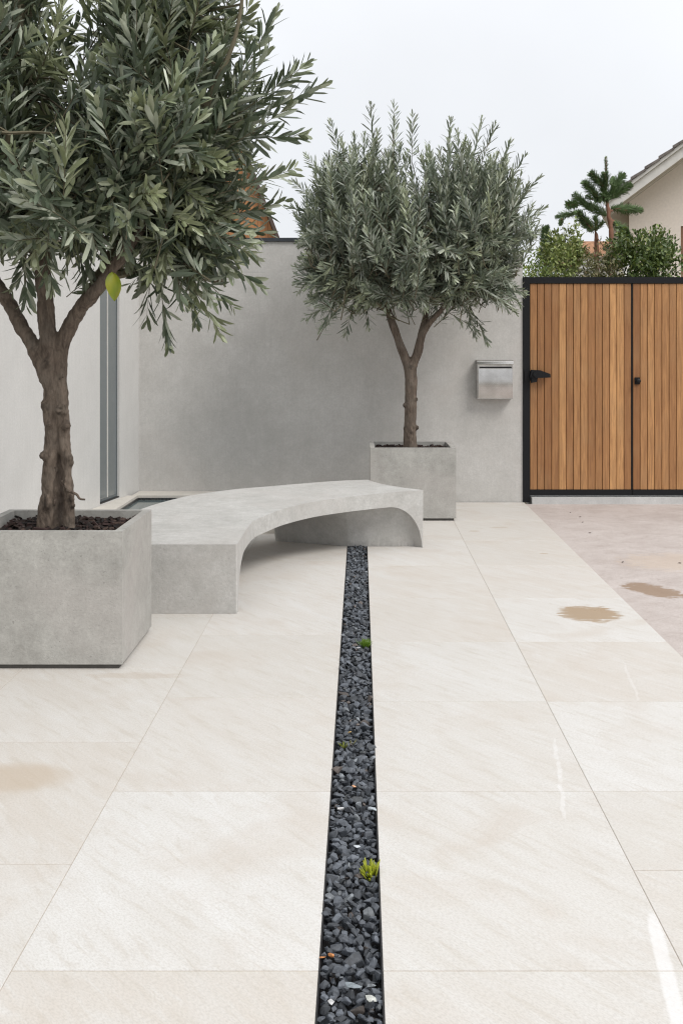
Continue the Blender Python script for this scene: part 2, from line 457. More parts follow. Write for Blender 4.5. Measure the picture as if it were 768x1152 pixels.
for ci, rows in ((0, rowsA), (1, rowsB), (2, rowsA), (3, rowsB), (4, rowsA), (7, rowsC), (8, rowsD)):
    for r0, r1 in zip(rows[:-1], rows[1:]):
        wm, lt = fixed.get((ci, r0), (random.uniform(.1, 1.0), random.uniform(.0, .9)))
        tile(ci, ci+1, r0, r1, wm, lt, random.random())
def bedq(x0a, x0b, x1a, x1b, ya, yb, z):
    q = len(V)
    V.extend(((x0a, ya, z), (x1a, ya, z), (x1b, yb, z), (x0b, yb, z))); T.extend([(.5, .5, .5, 1)]*4)
    F.append((q, q+1, q+2, q+3)); MI.append(1)
bedq(-3.77, -3.77, -.1, -.1, -1.5, 11.15, -.0018)
bedq(.056, .056, xb(9, -1.5)-.004, xb(9, 11.15)-.004, -1.5, 11.15, -.0018)
pav = tag(obj_np('pavement', V, F, [M['pave'], M['grout']], tint=T, mi=MI), kind='structure')

bm = bmesh.new()
ys = [-1.5 + i*(11.10+1.5)/20 for i in range(21)]
for y0, y1 in zip(ys[:-1], ys[1:]):
    bm.faces.new([bm.verts.new(p) for p in ((xb(9, y0), y0, -.010), (8.0, y0, -.010), (8.0, y1, -.010), (xb(9, y1), y1, -.010))])
bmesh.ops.remove_doubles(bm, verts=bm.verts[:], dist=.0005)
tag(obj_bm('driveway', bm, M['drive']), kind='structure')
# concrete threshold the gate shuts on, and the lane behind it
bm = bmesh.new(); bx(bm, 1.668, 3.80, 11.10, 11.62, -.05, .052); bevel_all(bm, .006)
tag(obj_bm('threshold_kerb', bm, M['sill']), kind='structure')

# ------------------------------------------------------------------ garden wall and house wall
def wall_thing(name, label, boxes, caps, cat='wall', mat='wall'):
    t = empty(name, (0, 0, 0)); tag(t, label, cat)
    bm = bmesh.new()
    for b in boxes:
        if isinstance(b, list): prism(bm, b, WALL_Y, WALL_Y+.25)
        else: bx(bm, *b)
    bevel_all(bm, .006)
    obj_bm('masonry', bm, M[mat], t)
    for c in caps: box_obj('coping', *c, M['blackcap'], t, .003)
    return t
gw = wall_thing('garden_wall', 'grey microcement garden wall with dark metal coping behind the curved bench',
           [[(-2.6, -.08), (1.586, -.08), (1.586, 2.41), (.90, 2.41), (.90, 2.545), (-2.6, 2.545)]],
           [(-2.62, .905, WALL_Y-.02, WALL_Y+.27, 2.547, 2.582)])
wall_thing('garden_wall', 'grey rendered wall continuing on the far side of the timber gate',
           [(3.86, 9.5, WALL_Y, WALL_Y+.25, -.08, 2.40)], [])

# house wall: runs towards the camera, turned 7 degrees, with one tall slot window near the corner
hw = empty('house_wall', (-2.16, 11.168, 0), 0); tag(hw, 'pale brushed render house wall with one tall slot window beside the pool', 'wall')
ang = math.atan(.1245)
hw.rotation_euler = (0, 0, -ang)          # local -Y runs along the wall face; +X is the open side
# local coords: u = distance from the corner along -Y
def hb(bm, u0, u1, z0, z1, x0=-.30, x1=0.0): bx(bm, x0, x1, -u1, -u0, z0, z1)
HZ = 2.72; U0, U1, WT, WB = .565, 1.085, 2.36, .118
bm = bmesh.new()
hb(bm, -.2, U0, -.08, HZ); hb(bm, U1, 9.5, -.08, HZ); hb(bm, U0, U1, WT, HZ); hb(bm, U0, U1, -.08, WB)
obj_bm('masonry', bm, M['housewall'], hw)
bm = bmesh.new(); hb(bm, -.22, 9.52, HZ+.002, HZ+.04, -.32, .02); obj_bm('coping', bm, M['blackcap'], hw)
wn_ = None
bm = bmesh.new(); xa, xb_ = -.06, -.022; fw = .012
hb(bm, U0+.001, U0+fw, WB+.001, WT-.001, xa, xb_); hb(bm, U1-fw, U1-.001, WB+.001, WT-.001, xa, xb_)
hb(bm, U0+fw, U1-fw, WB+.001, WB+fw+.02, xa, xb_); hb(bm, U0+fw, U1-fw, WT-fw, WT-.001, xa, xb_)
wf = obj_bm('window', bm, M['frame'], hw)
um = (U0+U1)/2
bm = bmesh.new(); hb(bm, um-.004, um+.004, WB+fw+.021, WT-fw-.001, xa+.004, xb_+.003); obj_bm('mullion', bm, M['white'], wf)
bm = bmesh.new(); hb(bm, U0+fw+.001, um-.005, WB+.034, WT-fw-.001, xa+.022, xb_-.004); hb(bm, um+.005, U1-fw-.001, WB+.034, WT-fw-.001, xa+.022, xb_-.004)
obj_bm('pane', bm, M['glass'], wf)
bm = bmesh.new(); hb(bm, U0+.001, U1-.001, WB+.001, WB+.012, xb_+.001, -.002); obj_bm('sill', bm, M['edging'], hw)

# ------------------------------------------------------------------ reflecting pool
px0, px1, py0, py1, cz = -2.105, -.80, 9.42, 10.82, .109
pb = empty('pool_basin', (-1.5, 10.1, 0)); tag(pb, 'shallow raised pool with pale stone coping tucked behind the curved bench', 'pool')
def lp(x): return x+1.5
def lq(y): return y-10.1
bm = bmesh.new()
prof = [  # coping slabs
    ((-2.158, py1), (-.60, WALL_Y-.002)), ]
bx(bm, lp(-2.155), lp(-.60), lq(py1), lq(WALL_Y-.003), 0, cz)
bx(bm, lp(px1), lp(-.60), lq(9.22), lq(py1-.003), 0, cz-.002)
bx(bm, lp(-2.36), lp(px1-.003), lq(9.22), lq(py0), 0, cz-.001)
# wedge coping against the turned house wall
xs = lambda y: -2.16-.1245*(11.168-y)+.003
q = [(xs(py0+.003), py0+.003), (px0, py0+.003), (px0, py1-.003), (xs(py1-.003), py1-.003)]
a = [bm.verts.new((lp(x), lq(y), 0)) for x, y in q]; b = [bm.verts.new((lp(x), lq(y), cz)) for x, y in q]
bm.faces.new(a[::-1]); bm.faces.new(b)
for i in range(4): bm.faces.new((a[i], a[(i+1) % 4], b[(i+1) % 4], b[i]))
bevel_all(bm, .005)
obj_bm('coping', bm, M['coping'], pb)
bm = bmesh.new(); e = .012
bx(bm, lp(px0+.001), lp(px1-.001), lq(py1-e), lq(py1-.001), .004, cz-.022)
bx(bm, lp(px0+.001), lp(px0+e), lq(py0+.001), lq(py1-e-.001), .004, cz-.022)
bx(bm, lp(px1-e), lp(px1-.001), lq(py0+.001), lq(py1-e-.001), .004, cz-.022)
bx(bm, lp(px0+e+.001), lp(px1-e-.001), lq(py0+.001), lq(py0+e), .004, cz-.022)
obj_bm('tile_lining', bm, M['pooltile'], pb)
bm = bmesh.new()
bx(bm, px0+e+.001, px1-e-.001, py0+e+.001, py1-e-.001, .003, .066)
tag(obj_bm('water', bm, M['water']), kind='structure')

# ------------------------------------------------------------------ planters
def planter(x0, y0, label, name='planter'):
    S, Z, th = .745, .633, .040
    t = empty(name, (x0+S/2, y0+S/2, 0)); tag(t, label, 'planter', 'square concrete planters holding olive trees')
    h = S/2
    bm = bmesh.new()
    o_b = [bm.verts.new(p) for p in ((-h,-h,.022),(h,-h,.022),(h,h,.022),(-h,h,.022))]
    o_t = [bm.verts.new((v.co.x, v.co.y, Z)) for v in o_b]
    i_t = [bm.verts.new((v.co.x*(h-th)/h, v.co.y*(h-th)/h, Z)) for v in o_b]
    i_b = [bm.verts.new((v.co.x, v.co.y, .3)) for v in i_t]
    bm.faces.new(o_b[::-1]); bm.faces.new(i_b)
    for i in range(4):
        j = (i+1) % 4
        bm.faces.new((o_b[i], o_b[j], o_t[j], o_t[i])); bm.faces.new((o_t[i], o_t[j], i_t[j], i_t[i])); bm.faces.new((i_t[i], i_t[j], i_b[j], i_b[i]))
    bevel_all(bm, .007, 3)
    obj_bm('container', bm, M['concrete'], t)
    box_obj('foot', -h+.018, h-.018, -h+.018, h-.018, .0, .0215, M['foot'], t)
    # mulch: rough heaped sheet, with loose chips
    n = 46; g = np.linspace(-h+th+.001, h-th-.001, n)
    Vv = []; Ff = []
    for j in range(n):
        for i in range(n):
            p = Vector((g[i]*9+x0*7, g[j]*9, 3.1))
            Vv.append((g[i], g[j], .578+.016*mnoise.noise(p)+.012*mnoise.noise(p*3.1)+.01*math.exp(-(g[i]**2+g[j]**2)/.03)))
    for j in range(n-1):
        for i in range(n-1): Ff.append((j*n+i, j*n+i+1, (j+1)*n+i+1, (j+1)*n+i))
    base = len(Vv); tin = [(.02,.013,.011,1)]*base; mi = [0]*len(Ff)
    for k in range(420):
        cx, cy = random.uniform(-h+th+.02, h-th-.02), random.uniform(-h+th+.02, h-th-.02)
        mt = Matrix.Translation((cx, cy, .588+random.uniform(0, .016))) @ Matrix.Rotation(random.uniform(0, 6.3), 4, 'Z') @ Matrix.Rotation(random.uniform(-.7, .7), 4, 'X') @ Matrix.Rotation(random.uniform(-.5, .5), 4, 'Y')
        l, ww, hh = random.uniform(.012, .03), random.uniform(.006, .014), random.uniform(.003, .007)
        q = len(Vv)
        c = random.choice(((.028,.017,.014),(.018,.012,.010),(.055,.036,.029),(.012,.009,.008),(.036,.021,.019)))
        for p in ((-l,-ww,-hh),(l,-ww*.7,-hh),(l*.8,ww,-hh),(-l,ww*.6,-hh),(-l*.8,-ww*.8,hh),(l*.9,-ww*.5,hh),(l*.7,ww*.7,hh),(-l*.9,ww*.5,hh)):
            Vv.append(tuple(mt @ Vector(p))); tin.append((*c, 1))
        for f in ((0,3,2,1),(4,5,6,7),(0,1,5,4),(1,2,6,5),(2,3,7,6),(3,0,4,7)): Ff.append(tuple(q+i for i in f)); mi.append(1)
    obj_np('mulch', Vv, Ff, [M['soil'], M['mulchchip']], t, tint=tin, mi=mi)
    return t
planter(-1.838, 5.254, 'square grey concrete planter beside the near end of the curved bench')
planter(.086, 9.92, 'square grey concrete planter against the garden wall behind the far end of the bench')

# ------------------------------------------------------------------ curved bench
def catmull(pts, n):
    P = [Vector(p) for p in pts]; P = [P[0]*2-P[1]] + P + [P[-1]*2-P[-2]]
    fine = []
    for i in range(1, len(P)-2):
        for k in range(40):
            t = k/40; a, b, c, d = P[i-1], P[i], P[i+1], P[i+2]
            fine.append(.5*((2*b)+(c-a)*t+(2*a-5*b+4*c-d)*t*t+(3*b-a-3*c+d)*t*t*t))
    fine.append(P[-2])
    L = [0]
    for a, b in zip(fine[:-1], fine[1:]): L.append(L[-1]+(b-a).length)
    out = []; j = 0
    for i in range(n):
        s = L[-1]*i/(n-1)
        while j < len(L)-2 and L[j+1] < s: j += 1
        f = (s-L[j])/max(1e-9, L[j+1]-L[j]); out.append(fine[j].lerp(fine[j+1], min(1, max(0, f))))
    return out
NT_, NS_ = 300, 130
inner = catmull([(-.686,6.38),(-.685,6.61),(-.681,6.98),(-.662,7.22),(-.606,7.42),(-.508,7.70),(-.33,8.00),(-.134,8.195),(.065,8.345),(.27,8.47),(.473,8.555)], NT_)
outer = catmull([(-1.55,6.38),(-1.555,6.9),(-1.525,7.4),(-1.437,7.876),(-1.294,8.28),(-1.16,8.50),(-.94,8.74),(-.72,8.88),(-.377,9.10),(-.15,9.215),(.06,9.26)], NT_)
LEG = [(.9,8.60),(.48,8.62),(.25,8.60),(-.09,8.60),(-.65,8.84),(-.78,9.6),(.9,9.6)]
def sdf(poly, x, y):
    ins = False; dm = 1e9; n = len(poly)
    for i in range(n):
        x0, y0 = poly[i]; x1, y1 = poly[(i+1) % n]
        if (y0 > y) != (y1 > y) and x < (x1-x0)*(y-y0)/(y1-y0)+x0: ins = not ins
        dx, dy = x1-x0, y1-y0; t = max(0, min(1, ((x-x0)*dx+(y-y0)*dy)/(dx*dx+dy*dy)))
        dm = min(dm, math.hypot(x-x0-dx*t, y-y0-dy*t))
    return 0.0 if ins else dm
def qc(d, r): 
    q = min(1, max(0, d/r)); return math.sqrt(max(0, 1-(1-q)**2.2))
bm = bmesh.new(); top = []; bot = []
for i in range(NT_):
    t = i/(NT_-1); rt = []; rb = []
    for j in range(NS_):
        s = j/(NS_-1)
        p = inner[i].lerp(outer[i], s)
        k = max(0, (t-.75)/.25)**2
        p = p + Vector((-.85, -.52, 0)).to_2d().normalized()*(.06*k*math.sin(math.pi*s))
        x, y = p.x, p.y
        zt = .386+.044*t
        hu = zt-.108
        near = qc(y-(6.425+.02*s), .36)
        rr = .22 if x < -.05 else max(.07, .22-.15*(x+.05)/.35)
        far = qc(sdf(LEG, x, y), rr)
        if t > .885:
            u = min(1, (t-.885)/.110); far *= (1-u**2.3)**(1/2.0)
        zb = max(.001, hu*near*far)
        rt.append(bm.verts.new((x, y, zt))); rb.append(bm.verts.new((x, y, zb)))
    top.append(rt); bot.append(rb)
for i in range(NT_-1):
    for j in range(NS_-1):
        bm.faces.new((top[i][j], top[i][j+1], top[i+1][j+1], top[i+1][j]))
        bm.faces.new((bot[i][j], bot[i+1][j], bot[i+1][j+1], bot[i][j+1]))
    bm.faces.new((top[i][0], top[i+1][0], bot[i+1][0], bot[i][0]))
    bm.faces.new((top[i][-1], bot[i][-1], bot[i+1][-1], top[i+1][-1]))
for j in range(NS_-1):
    bm.faces.new((top[0][j], bot[0][j], bot[0][j+1], top[0][j+1]))
    bm.faces.new((top[-1][j], top[-1][j+1], bot[-1][j+1], bot[-1][j]))
bm.edges.ensure_lookup_table()
tv = set(v for r in (top[0], top[-1]) for v in r) | set(v for r in top for v in (r[0], r[-1]))
es = [e for e in bm.edges if e.verts[0] in tv and e.verts[1] in tv and e.is_manifold and e.calc_face_angle(0) > R(50)]
vert_es = [e for e in bm.edges if set(e.verts) in ({top[0][0], bot[0][0]}, {top[0][-1], bot[0][-1]}, {top[-1][0], bot[-1][0]}, {top[-1][-1], bot[-1][-1]})]
bmesh.ops.bevel(bm, geom=es+vert_es, offset=.011, segments=3, profile=.5, affect='EDGES')
bench = obj_bm('curved_bench', bm, M['bench'])
for p in bench.data.polygons: p.use_smooth = True
try:
    bench.data.set_sharp_from_angle(angle=R(38))
except Exception: pass
tag(bench, 'curved pale concrete bench arching over the gravel strip on two broad legs', 'bench')

# ------------------------------------------------------------------ gravel strip
ed = empty('steel_edging', (0, 3.9, 0)); tag(ed, 'thin dark steel edging lining both sides of the gravel strip', 'edging')
box_obj('edge_strip', -.0968, -.0938, -5.4, 5.3, -.08, .0015, M['edging'], ed)
box_obj('edge_strip', .0498, .0528, -5.4, 5.3, -.08, .0015, M['edging'], ed)
bm = bmesh.new(); bm.faces.new([bm.verts.new(p) for p in ((-.1,-1.5,-.055),(.06,-1.5,-.055),(.06,9.25,-.055),(-.1,9.25,-.055))])
tag(obj_bm('gravel_bed', bm, M['edging']), kind='structure')

def stone_variants(n, seed):
    rr = np.random.default_rng(seed); out = []
    for k in range(n):
        b = bmesh.new()
        ax = np.array([1, rr.uniform(.6, .95), rr.uniform(.4, .75)])
        for q in range(15):
            d = rr.normal(size=3); d /= np.linalg.norm(d); d *= rr.uniform(.82, 1.1)
            b.verts.new(tuple(d*ax))
        bmesh.ops.convex_hull(b, input=b.verts[:])
        bmesh.ops.delete(b, geom=[v for v in b.verts if not v.link_faces], context='VERTS')
        bmesh.ops.bevel(b, geom=b.edges[:], offset=.05, segments=1, affect='EDGES', profile=.5, clamp_overlap=True)
        bmesh.ops.triangulate(b, faces=b.faces[:])
        b.verts.ensure_lookup_table(); b.verts.index_update()
        out.append((np.array([v.co for v in b.verts]), [tuple(v.index for v in f.verts) for f in b.faces])); b.free()
    return out
SV = stone_variants(16, 5)
def rot_rand(rr, tilt):
    return np.array((Matrix.Rotation(rr.uniform(0, 6.283), 3, 'Z') @ Matrix.Rotation(rr.normal()*tilt, 3, 'X') @ Matrix.Rotation(rr.normal()*tilt, 3, 'Y')))
gV, gF, gT, base = [], [], [], 0
rr = np.random.default_rng(21)
placed = []  # stones lie in three loose layers
y = 2.2
cells = {}
def try_place(x, y, r, z):
    key = (int(x/.05), int(y/.05))
    for a in (-1, 0, 1):
        for b in (-1, 0, 1):
            for (qx, qy, qr) in cells.get((key[0]+a, key[1]+b), ()):
                if (qx-x)**2+(qy-y)**2 < (.70*(qr+r))**2: return False
    cells.setdefault(key, []).append((x, y, r)); return True
def add_stone(x, y, z, r, col):
    global base
    v, f = SV[rr.integers(len(SV))]
    w_ = (v*r) @ rot_rand(rr, .55).T + np.array([x, y, z])
    gV.append(w_); gF.extend([tuple(i+base for i in t) for t in f]); gT.append(np.tile([*col, 1], (len(v), 1))); base += len(v)
def stone_col():
    k = rr.random(); b = rr.uniform(.035, .135)
    if k < .89: return (b*.86, b*.96, b*1.12)
    if k < .975: b *= 1.7; return (b*.92, b, b*1.08)
    return (b*1.25, b*1.05, b*.95)
for layer, zc in ((0, -.034), (1, -.021), (2, -.005)):
    cells.clear()
    for k in range(9000 if layer else 3500):
        y = rr.uniform(2.2, 9.0); r = float(np.clip(rr.lognormal(math.log(.0175), .33), .009, .031))
        x = rr.uniform(-.0935+r*.35, .0495-r*.35)
        if try_place(x, y, r, zc): add_stone(x, y, zc+rr.uniform(-.006, .004)-.2*(r-.015), r, stone_col())
for y0 in (2.2,):
    for k in range(500):    # behind the camera side of the strip: sparser
        y = rr.uniform(-1.4, 2.2); r = rr.uniform(.014, .026); add_stone(rr.uniform(-.075, .03), y, -.026, r, stone_col())
grav = obj_np('gravel', np.concatenate(gV), gF, M['stone'], tint=np.concatenate(gT))
tag(grav, kind='stuff')

def pebble(px, d, r, col, label, cat, group, name, flat=.6):
    v, f = SV[rr.integers(len(SV))]
    r = r*1.3
    w_ = (v*r*np.array([1, 1, flat])) @ rot_rand(rr, .3).T
    o = obj_np(name, w_, f, M['stone'], tint=np.tile([*col, 1], (len(v), 1)), smooth=False)
    o.location = (px, d, .003+r*.15); tag(o, label, cat, group); return o
def at(px, py, z=0.0):
    d = (H-z)*FPX/(py-398); return ((px-405)*d/FPX, d)
WH = (.60,.60,.60); OR = (.62,.26,.09)
for (px, py, r, c, lab, cat, grp, nm) in (
    (383, 912, .0135, WH, 'round white pebble on the dark gravel near the left edging, beyond the yellow tuft', 'pebble', 'pale pebbles in the gravel', 'white_pebble'),
    (401, 954, .0125, (.42,.45,.48), 'pale grey pebble just beyond and left of the yellow green tuft', 'pebble', 'pale pebbles in the gravel', 'white_pebble'),
    (418, 912, .0125, (.36,.40,.43), 'pale grey pebble against the right edging, level with the white one', 'pebble', 'pale pebbles in the gravel', 'white_pebble'),
    (397, 1112, .018, (.20,.23,.25), 'smooth grey round pebble nearest the camera in the gravel', 'pebble', 'pale pebbles in the gravel', 'grey_pebble'),
    (418, 1126, .012, (.42,.43,.40), 'flat whitish stone chip near the right edging, nearest the camera', 'stone chip', 'pale pebbles in the gravel', 'stone_chip'),
    (373, 1130, .009, (.42,.42,.42), 'small whitish stone chip near the left edging, nearest the camera', 'stone chip', 'pale pebbles in the gravel', 'stone_chip'),
    (403, 730, .010, (.55,.55,.55), 'white pebble beside the bright green tuft at the right edging', 'pebble', 'pale pebbles in the gravel', 'white_pebble'),
    (373, 1077, .010, OR, 'larger of the two orange chips at the left edging of the gravel', 'stone chip', 'orange chips in the gravel', 'orange_chip'),
    (363, 1079, .008, OR, 'smaller of the two orange chips, touching the left edging of the gravel', 'stone chip', 'orange chips in the gravel', 'orange_chip'),
    (398, 886, .008, (.55,.30,.17), 'lone orange chip mid strip in line with the paving joint', 'stone chip', 'orange chips in the gravel', 'orange_chip'),
    (393, 825, .008, (.55,.38,.16), 'small tan chip beside the tiny moss sprig in the gravel', 'stone chip', 'orange chips in the gravel', 'orange_chip')):
    x, d = at(px, py); pebble(x, d, r, c, lab, cat, grp, nm)

def tuft(px, py, n, hgt, wid, spread, c0, c1, label, name, fat=1.0):
    x, d = at(px, py)
    V, F, T = [], [], []
    for k in range(n):
        a = random.uniform(0, 6.283); rr0 = abs(random.gauss(0, .45))*spread
        b = Vector((math.cos(a)*rr0*.5, math.sin(a)*rr0*.5, -.012)); tilt = random.uniform(.1, .75)
        hh = hgt*random.uniform(.6, 1.05); dirv = Vector((math.cos(a)*math.sin(tilt), math.sin(a)*math.sin(tilt), math.cos(tilt)))
        sd_ = Vector((-math.sin(a), math.cos(a), 0)); nn = dirv.cross(sd_)
        t = random.random(); c = tuple(c0[i]*(1-t)+c1[i]*t for i in range(3)); q = len(V)
        st = ((0, .5), (.35, .9), (.7, .8), (.92, .45), (1, .0))
        for (u, ww) in st:
            p = b+dirv*hh*u+Vector((0, 0, -.15*hh*u*u*math.sin(tilt))); w2 = wid*ww
            for off in (sd_*w2, nn*w2*.6*fat, -sd_*w2, -nn*w2*.6*fat):
                V.append(tuple(p+off)); T.append((c[0]*(.75+.5*u), c[1]*(.75+.5*u), c[2], 1))
        for i in range(4):
            for j in range(4):
                F.append((q+i*4+j, q+i*4+(j+1) % 4, q+(i+1)*4+(j+1) % 4, q+(i+1)*4+j))
    o = obj_np(name, V, F, M['tuft'], tint=T, smooth=True); o.location = (x, d, 0)
    tag(o, label, 'plant', 'small plants sprouting in the gravel'); return o
tuft(416, 982, 52, .046, .0042, .042, (.30,.36,.02), (.42,.44,.05), 'yellow green spiky succulent tuft in the gravel nearest the camera', 'succulent_tuft')
tuft(411, 727, 90, .055, .0022, .045, (.10,.20,.02), (.20,.32,.04), 'bright green grassy tuft against the right edging of the gravel', 'grass_tuft')
tuft(386, 838, 16, .028, .0022, .03, (.14,.20,.03), (.28,.30,.05), 'tiny green sprig by the left edging, between the two bigger tufts', 'moss_sprig')
tuft(396, 835, 7, .03, .0012, .008, (.25,.22,.06), (.32,.30,.08), 'thin yellowed stalk lying right of the tiny green sprig', 'dry_sprig')

# dry leaves blown on to the driveway
for (px, py, rz) in ((652, 582, .4), (641, 577, 1.9), (663, 600, 2.6), (700, 633, .9), (764, 634, 2.2), (655, 588, 1.2)):
    x, d = at(px, py, -.01); L_ = random.uniform(.018, .028); V, F, T = [], [], []
    for i in range(7):
        u = i/6-.5; w2 = .007*math.cos(u*2.9)
        for k in (-1, 0, 1): V.append((u*L_, w2*k, .002+.004*abs(k)*math.cos(2.5*u)+.006*u*u*2)); T.append((.055, .036, .024, 1))
    for i in range(6):
        for k in range(2): F.append((i*3+k, i*3+k+1, i*3+k+4, i*3+k+3))
    o = obj_np('fallen_leaf', V, F, M['mulchchip'], tint=T, smooth=True); o.location = (x, d, -.0095); o.rotation_euler = (0, 0, rz)
    tag(o, 'small dark dry leaf lying on the pinkish driveway in front of the gate', 'leaf', 'dry leaves on the driveway')

# ------------------------------------------------------------------ gate
gt = empty('timber_gate', (1.585, WALL_Y+.02, 0)); tag(gt, 'cedar board double gate in a black steel frame', 'gate')
GX = 1.585; GY = WALL_Y+.02
def gl(x): return x-GX
Z0, Z1 = .062, 2.20; LX0, LXM, LX1 = 1.655, 2.652, 3.72
bm = bmesh.new()
bx(bm, gl(1.5885), gl(1.653), -.035, .06, 0.0, Z1); bx(bm, gl(3.722), gl(3.79), -.035, .06, 0.0, Z1)
bx(bm, gl(1.6535), gl(3.7215), -.033, .058, 2.138, Z1-.001)
bevel_all(bm, .003); obj_bm('frame', bm, M['black'], gt)
def leaf(x0, x1, n, lab, first_dark=False):
    bm = bmesh.new()
    bx(bm, gl(x0), gl(x1), -.028, .03, Z0+.004, Z0+.062)        # bottom rail
    bx(bm, gl(x0), gl(x1), .005, .028, Z0+.0625, 2.135)          # backing sheet
    bevel_all(bm, .002)
    lf = obj_bm('gate_leaf', bm, M['black'], gt); lf['label'] = lab
    V, F, T = [], [], []
    wdt = (x1-x0)/n; tones = []
    for k in range(n):
        g = .0022; a, b = gl(x0+k*wdt)+g, gl(x0+(k+1)*wdt)-g
        tone = min(1, max(0, random.gauss(.42, .25)))
        if lab.startswith('left'): tone = (.35,.22,.12,.3,.85,.28,.5,.62,.25,.34,.45,.95,.88,.2)[k]
        else: tone = (.08,.45,.7,.4,.5,.35,.6,.3,.5,.7,.2,.4,.55,.6,.3)[k]
        z0, z1 = Z0+.063, 2.134; yf = -.022+random.uniform(-.0015, .0015); yb = .004; q = len(V); ch = .003
        pts = ((a, yb), (a, yf+ch), (a+ch, yf), (b-ch, yf), (b, yf+ch), (b, yb))
        c = (random.random(), random.random(), tone, 1)
        for z in (z0, z1):
            for (xx, yy) in pts: V.append((xx, yy, z)); T.append(c)
        for i in range(5): F.append((q+i, q+i+1, q+6+i+1, q+6+i))
        F.append(tuple(q+i for i in range(5, -1, -1))); F.append(tuple(q+6+i for i in range(6)))
    obj_np('boards', V, F, M['wood'], lf, tint=T)
    return lf
l1 = leaf(LX0, LXM-.008, 14, 'left cedar gate leaf with a black lever latch')
l2 = leaf(LXM+.008, LX1, 15, 'right cedar gate leaf with a small black knob')
bm = bmesh.new(); bx(bm, gl(LXM-.0065), gl(LXM+.0065), -.020, .03, Z0+.004, 2.134); obj_bm('centre_stile', bm, M['black'], gt)
# lever latch: plate, round boss, tapering lever
bm = bmesh.new(); zc = 1.45-24/115.2
bx(bm, gl(1.60), gl(1.715), -.052, -.036, zc-.055, zc+.045)
prism(bm, [(gl(1.645), zc-.022), (gl(1.66), zc+.052), (gl(1.745), zc+.048), (gl(1.842), zc+.012), (gl(1.845), zc-.022), (gl(1.75), zc-.026)], -.105, -.052)
prism(bm, [(gl(1.66), zc-.075), (gl(1.66), zc-.024), (gl(1.722), zc-.024), (gl(1.715), zc-.065)], -.088, -.0525)
bevel_all(bm, .006)
bmesh.ops.create_cone(bm, cap_ends=True, segments=20, radius1=.022, radius2=.019, depth=.03, matrix=Matrix.Translation((gl(1.69), -.115, zc+.008)) @ Matrix.Rotation(R(90), 4, 'X'))
obj_bm('latch', bm, M['black'], l1)
bm = bmesh.new(); zk = 1.45-30.5/115.2
bx(bm, gl(2.675), gl(2.725), -.034, -.024, zk-.034, zk+.034); bevel_all(bm, .004)
bmesh.ops.create_cone(bm, cap_ends=True, segments=20, radius1=.016, radius2=.014, depth=.03, matrix=Matrix.Translation((gl(2.70), -.048, zk)) @ Matrix.Rotation(R(90), 4, 'X'))
bmesh.ops.create_uvsphere(bm, u_segments=20, v_segments=12, radius=.026, matrix=Matrix.Translation((gl(2.70), -.075, zk)) @ Matrix.Scale(.7, 4, (0, 1, 0)))
obj_bm('knob', bm, M['black'], l2)

# ------------------------------------------------------------------ mailbox
mx_, mw, mz0, mz1, dp = 1.303, .171, 1.012, 1.345, .115
mb = empty('mailbox', (mx_, WALL_Y, mz0)); tag(mb, 'brushed steel mailbox mounted on the grey wall beside the timber gate', 'mailbox')
hM = mz1-mz0
bm = bmesh.new()
bx(bm, -mw, mw, -dp+.012, -.001, 0, hM); bevel_all(bm, .004)
obj_bm('body', bm, M['steel'], mb)
bm = bmesh.new()      # front door panel: bowed sheet
n = 16; fr, bk = [], []
for i in range(n+1):
    u = i/n; z = .010+(hM-.050)*u; yb = -dp+.011; bow = .016*math.sin(math.pi*min(1, u*1.02))**.8 if 0 < u < 1 else 0
    fr.append((z, -dp+.004-bow)); bk.append((z, yb))
poly = fr + bk[::-1]
a = [bm.verts.new((-mw+.010, y, z)) for z, y in poly]; b = [bm.verts.new((mw-.004, y, z)) for z, y in poly]
bm.faces.new(a); bm.faces.new(b[::-1])
for i in range(len(poly)): bm.faces.new((a[i], a[(i+1) % len(poly)], b[(i+1) % len(poly)], b[i]))
pn = obj_bm('front_panel', bm, M['steel'], mb)
bm = bmesh.new(); bx(bm, -mw+.02, mw-.012, -dp-.001, -dp+.011, hM-.034, hM-.020); obj_bm('letter_slot', bm, M['black'], mb)
bm = bmesh.new()
prism_pts = [(-.001, hM+.001), (-dp-.018, hM+.001), (-dp-.022, hM+.005)] + [(-dp+.02-.040*math.cos(a_*math.pi/16), hM+.006+.040*math.sin(a_*math.pi/16)) for a_ in range(1, 8)] + [(-dp+.02, hM+.046), (-.001, hM+.046)]
np_ = len(prism_pts)
a = [bm.verts.new((-mw-.004, y, z)) for y, z in prism_pts]; b = [bm.verts.new((mw+.004, y, z)) for y, z in prism_pts]
bm.faces.new(a); bm.faces.new(b[::-1])
for i in range(np_): bm.faces.new((a[i], a[(i+1) % np_], b[(i+1) % np_], b[i]))
obj_bm('lid', bm, M['steel'], mb)

